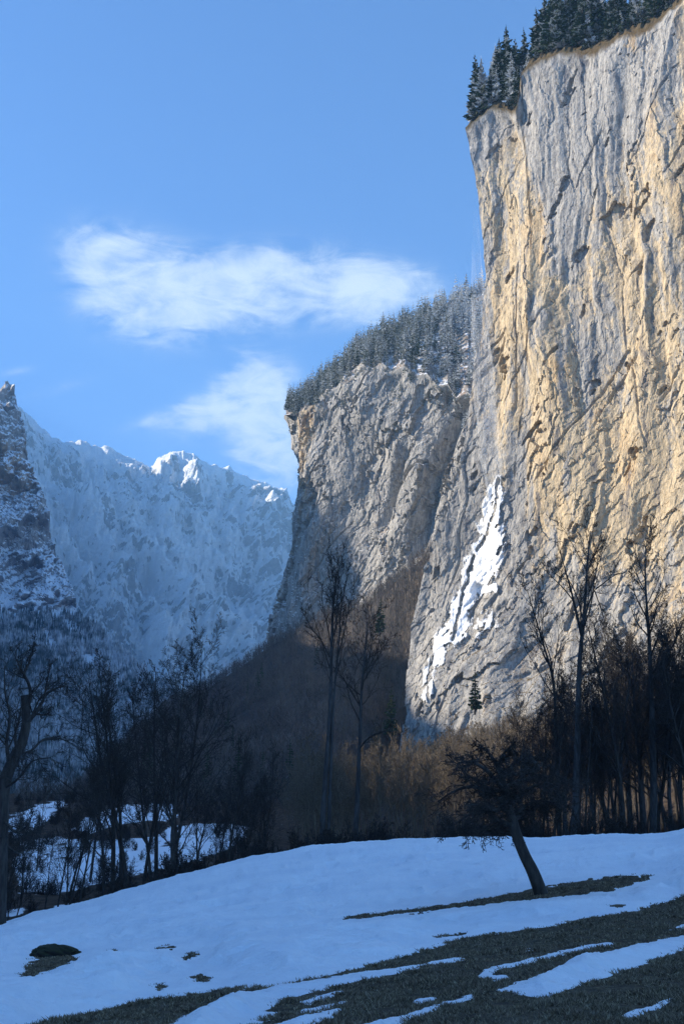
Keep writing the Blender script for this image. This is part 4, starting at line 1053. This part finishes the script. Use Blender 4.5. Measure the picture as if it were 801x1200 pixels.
# ------------------------------------------------------------------ air
t = NT('valley air'); pv = t.n('VolumePrincipled'); pv.inputs['Color'].default_value = (.31, .62, 1, 1); pv.inputs['Density'].default_value = 7e-5; pv.inputs['Anisotropy'].default_value = .0
t.t.links.new(pv.outputs[0], t.out.inputs['Volume'])
x0_, x1_, y0_, y1_, z0_, z1_ = -11200, 11200, -11200, 11200, -900, 5200
zlow = min(GVs[..., 2].min(), PVs[..., 2].min(), FV[..., 2].min(), full[..., 2].min(), CVs[..., 2].min(), EV[..., 2].min(), HVf[..., 2].min()) - 1
zhi = max(FV[..., 2].max(), PVs[..., 2].max()) + 30
print('zlow', zlow, 'zhi', zhi, 'snow', SZ.min())
V = [(x, y, z) for z in (zlow, zhi) for x, y in ((x0_, y0_), (x1_, y0_), (x1_, y1_), (x0_, y1_))]
o = mk('haze', V, np.array([(0, 3, 2, 1), (4, 5, 6, 7), (0, 1, 5, 4), (1, 2, 6, 5), (2, 3, 7, 6), (3, 0, 4, 7)]), t.m, smooth=False)
tag(o, 'pale blue valley haze', 'haze', kind='stuff')

# ------------------------------------------------------------------ world, sun, camera
W = bpy.data.worlds.new('World'); SC.world = W; W.use_nodes = True
w = NT.__new__(NT); w.t = W.node_tree; w.t.nodes.clear()
wo = w.n('OutputWorld'); bg = w.n('Background')
sk = w.n('TexSky'); sk.sky_type = 'NISHITA'; sk.sun_disc = False; sk.sun_elevation = EL
sk.sun_rotation = math.atan2(SH[0], SH[1]); sk.altitude = 800; sk.air_density = 1.0; sk.dust_density = 0.0; sk.ozone_density = 10.0
SKY = .090
# thin clouds at infinity, laid out by direction
tc = w.n('TexCoord'); dv = tc.outputs['Generated']
nrm = w.vmath('NORMALIZE', dv, (0, 0, 0))
sp = w.n('SeparateXYZ'); w.t.links.new(nrm, sp.inputs[0])
AZ = w.math('ARCTAN2', sp.outputs[0], sp.outputs[1]); ELV = w.math('ARCSINE', sp.outputs[2])
def dirang(px_, py_):
    q = P(px_, py_, 1.0); return math.atan2(q[0], q[1]), math.asin(q[2] / np.linalg.norm(q))
cmb = w.n('CombineXYZ'); w.set(cmb.inputs[0], AZ); w.set(cmb.inputs[1], ELV)
wv = w.n('Mapping'); w.t.links.new(cmb.outputs[0], wv.inputs[0]); wv.inputs['Rotation'].default_value = (0, 0, rad(-28)); wv.inputs['Scale'].default_value = (16, 46, 1)
wisp = w.noise(wv.outputs[0], 1, 12, .66, .9)
wv2 = w.n('Mapping'); w.t.links.new(cmb.outputs[0], wv2.inputs[0]); wv2.inputs['Scale'].default_value = (13, 17, 1)
puff = w.noise(wv2.outputs[0], 1, 12, .62, .5)
tot = None
for px_, py_, sx, sy, wt, ro in [(150, 330, 66, 48, 1.0, -.35), (225, 352, 76, 40, .9, 0), (330, 332, 96, 38, 1.05, .05), (445, 345, 85, 30, .95, -.1), (122, 298, 34, 24, .55, -.5),
                                 (302, 448, 30, 26, 1.0, -.6), (262, 474, 62, 22, .85, .5), (308, 496, 44, 44, .95, 0), (338, 535, 46, 44, .6, 0), (190, 490, 46, 10, .4, .35), (70, 455, 40, 7, .3, .4), (20, 435, 22, 5, .35, .3)]:
    a_, e_ = dirang(px_, py_); ka = 1 / (F * .99)
    da = w.math('SUBTRACT', AZ, a_); de = w.math('SUBTRACT', ELV, e_)
    da = w.math('MULTIPLY', da, math.cos(e_))
    c_, s_r = math.cos(ro), math.sin(ro)
    u = w.math('DIVIDE', w.math('ADD', w.math('MULTIPLY', da, c_), w.math('MULTIPLY', de, s_r)), sx * ka)
    v = w.math('DIVIDE', w.math('SUBTRACT', w.math('MULTIPLY', de, c_), w.math('MULTIPLY', da, s_r)), sy * ka)
    r2 = w.math('ADD', w.math('MULTIPLY', u, u), w.math('MULTIPLY', v, v))
    gg = w.math('MULTIPLY', w.math('EXPONENT', w.math('MULTIPLY', r2, -.9)), wt)
    tot = gg if tot is None else w.math('ADD', tot, gg)
nzc = w.math('ADD', w.math('MULTIPLY', w.math('SUBTRACT', wisp, .5), 2.3), w.math('MULTIPLY', w.math('SUBTRACT', puff, .5), 2.2))
den = w.math('ADD', w.math('MINIMUM', tot, 1.05), w.math('MULTIPLY', nzc, w.ss(tot, .02, .5)))
cf_ = w.math('MULTIPLY', w.ss(den, .0, 1.55), .92)
cc = w.mix(cf_, sk.outputs[0], (3.9, 4.3, 4.6))
w.t.links.new(cc, bg.inputs[0]); bg.inputs[1].default_value = SKY; w.t.links.new(bg.outputs[0], wo.inputs[0])

sun = bpy.data.lights.new('sun', 'SUN'); sun.energy = 5.0; sun.angle = rad(.53); sun.color = (1, .89, .72)
so = bpy.data.objects.new('sun', sun); COL.objects.link(so)
sd = np.array([SH[0] * math.cos(EL), SH[1] * math.cos(EL), math.sin(EL)])
from mathutils import Vector
so.rotation_euler = Vector(-sd).to_track_quat('-Z', 'Y').to_euler(); so.location = (-300, -50, 700)

cam = bpy.data.cameras.new('camera'); co = bpy.data.objects.new('camera', cam); COL.objects.link(co)
co.location = (0, 0, 0); co.rotation_euler = (rad(90) + TH, 0, 0)
cam.sensor_fit = 'VERTICAL'; cam.angle = 2 * math.atan(600 / F); cam.clip_start = .1; cam.clip_end = 40000
SC.camera = co
SC.view_settings.view_transform = 'Standard'; SC.view_settings.look = 'None'; SC.view_settings.gamma = 1; SC.view_settings.exposure = 1.36
SC.render.engine = 'CYCLES'; SC.cycles.use_denoising = True; SC.cycles.denoiser = 'OPENIMAGEDENOISE'; SC.cycles.denoising_input_passes = 'RGB_ALBEDO_NORMAL'; SC.cycles.denoising_prefilter = 'NONE'; SC.cycles.max_bounces = 8; SC.cycles.diffuse_bounces = 2; SC.cycles.transparent_max_bounces = 12; SC.cycles.volume_bounces = 1
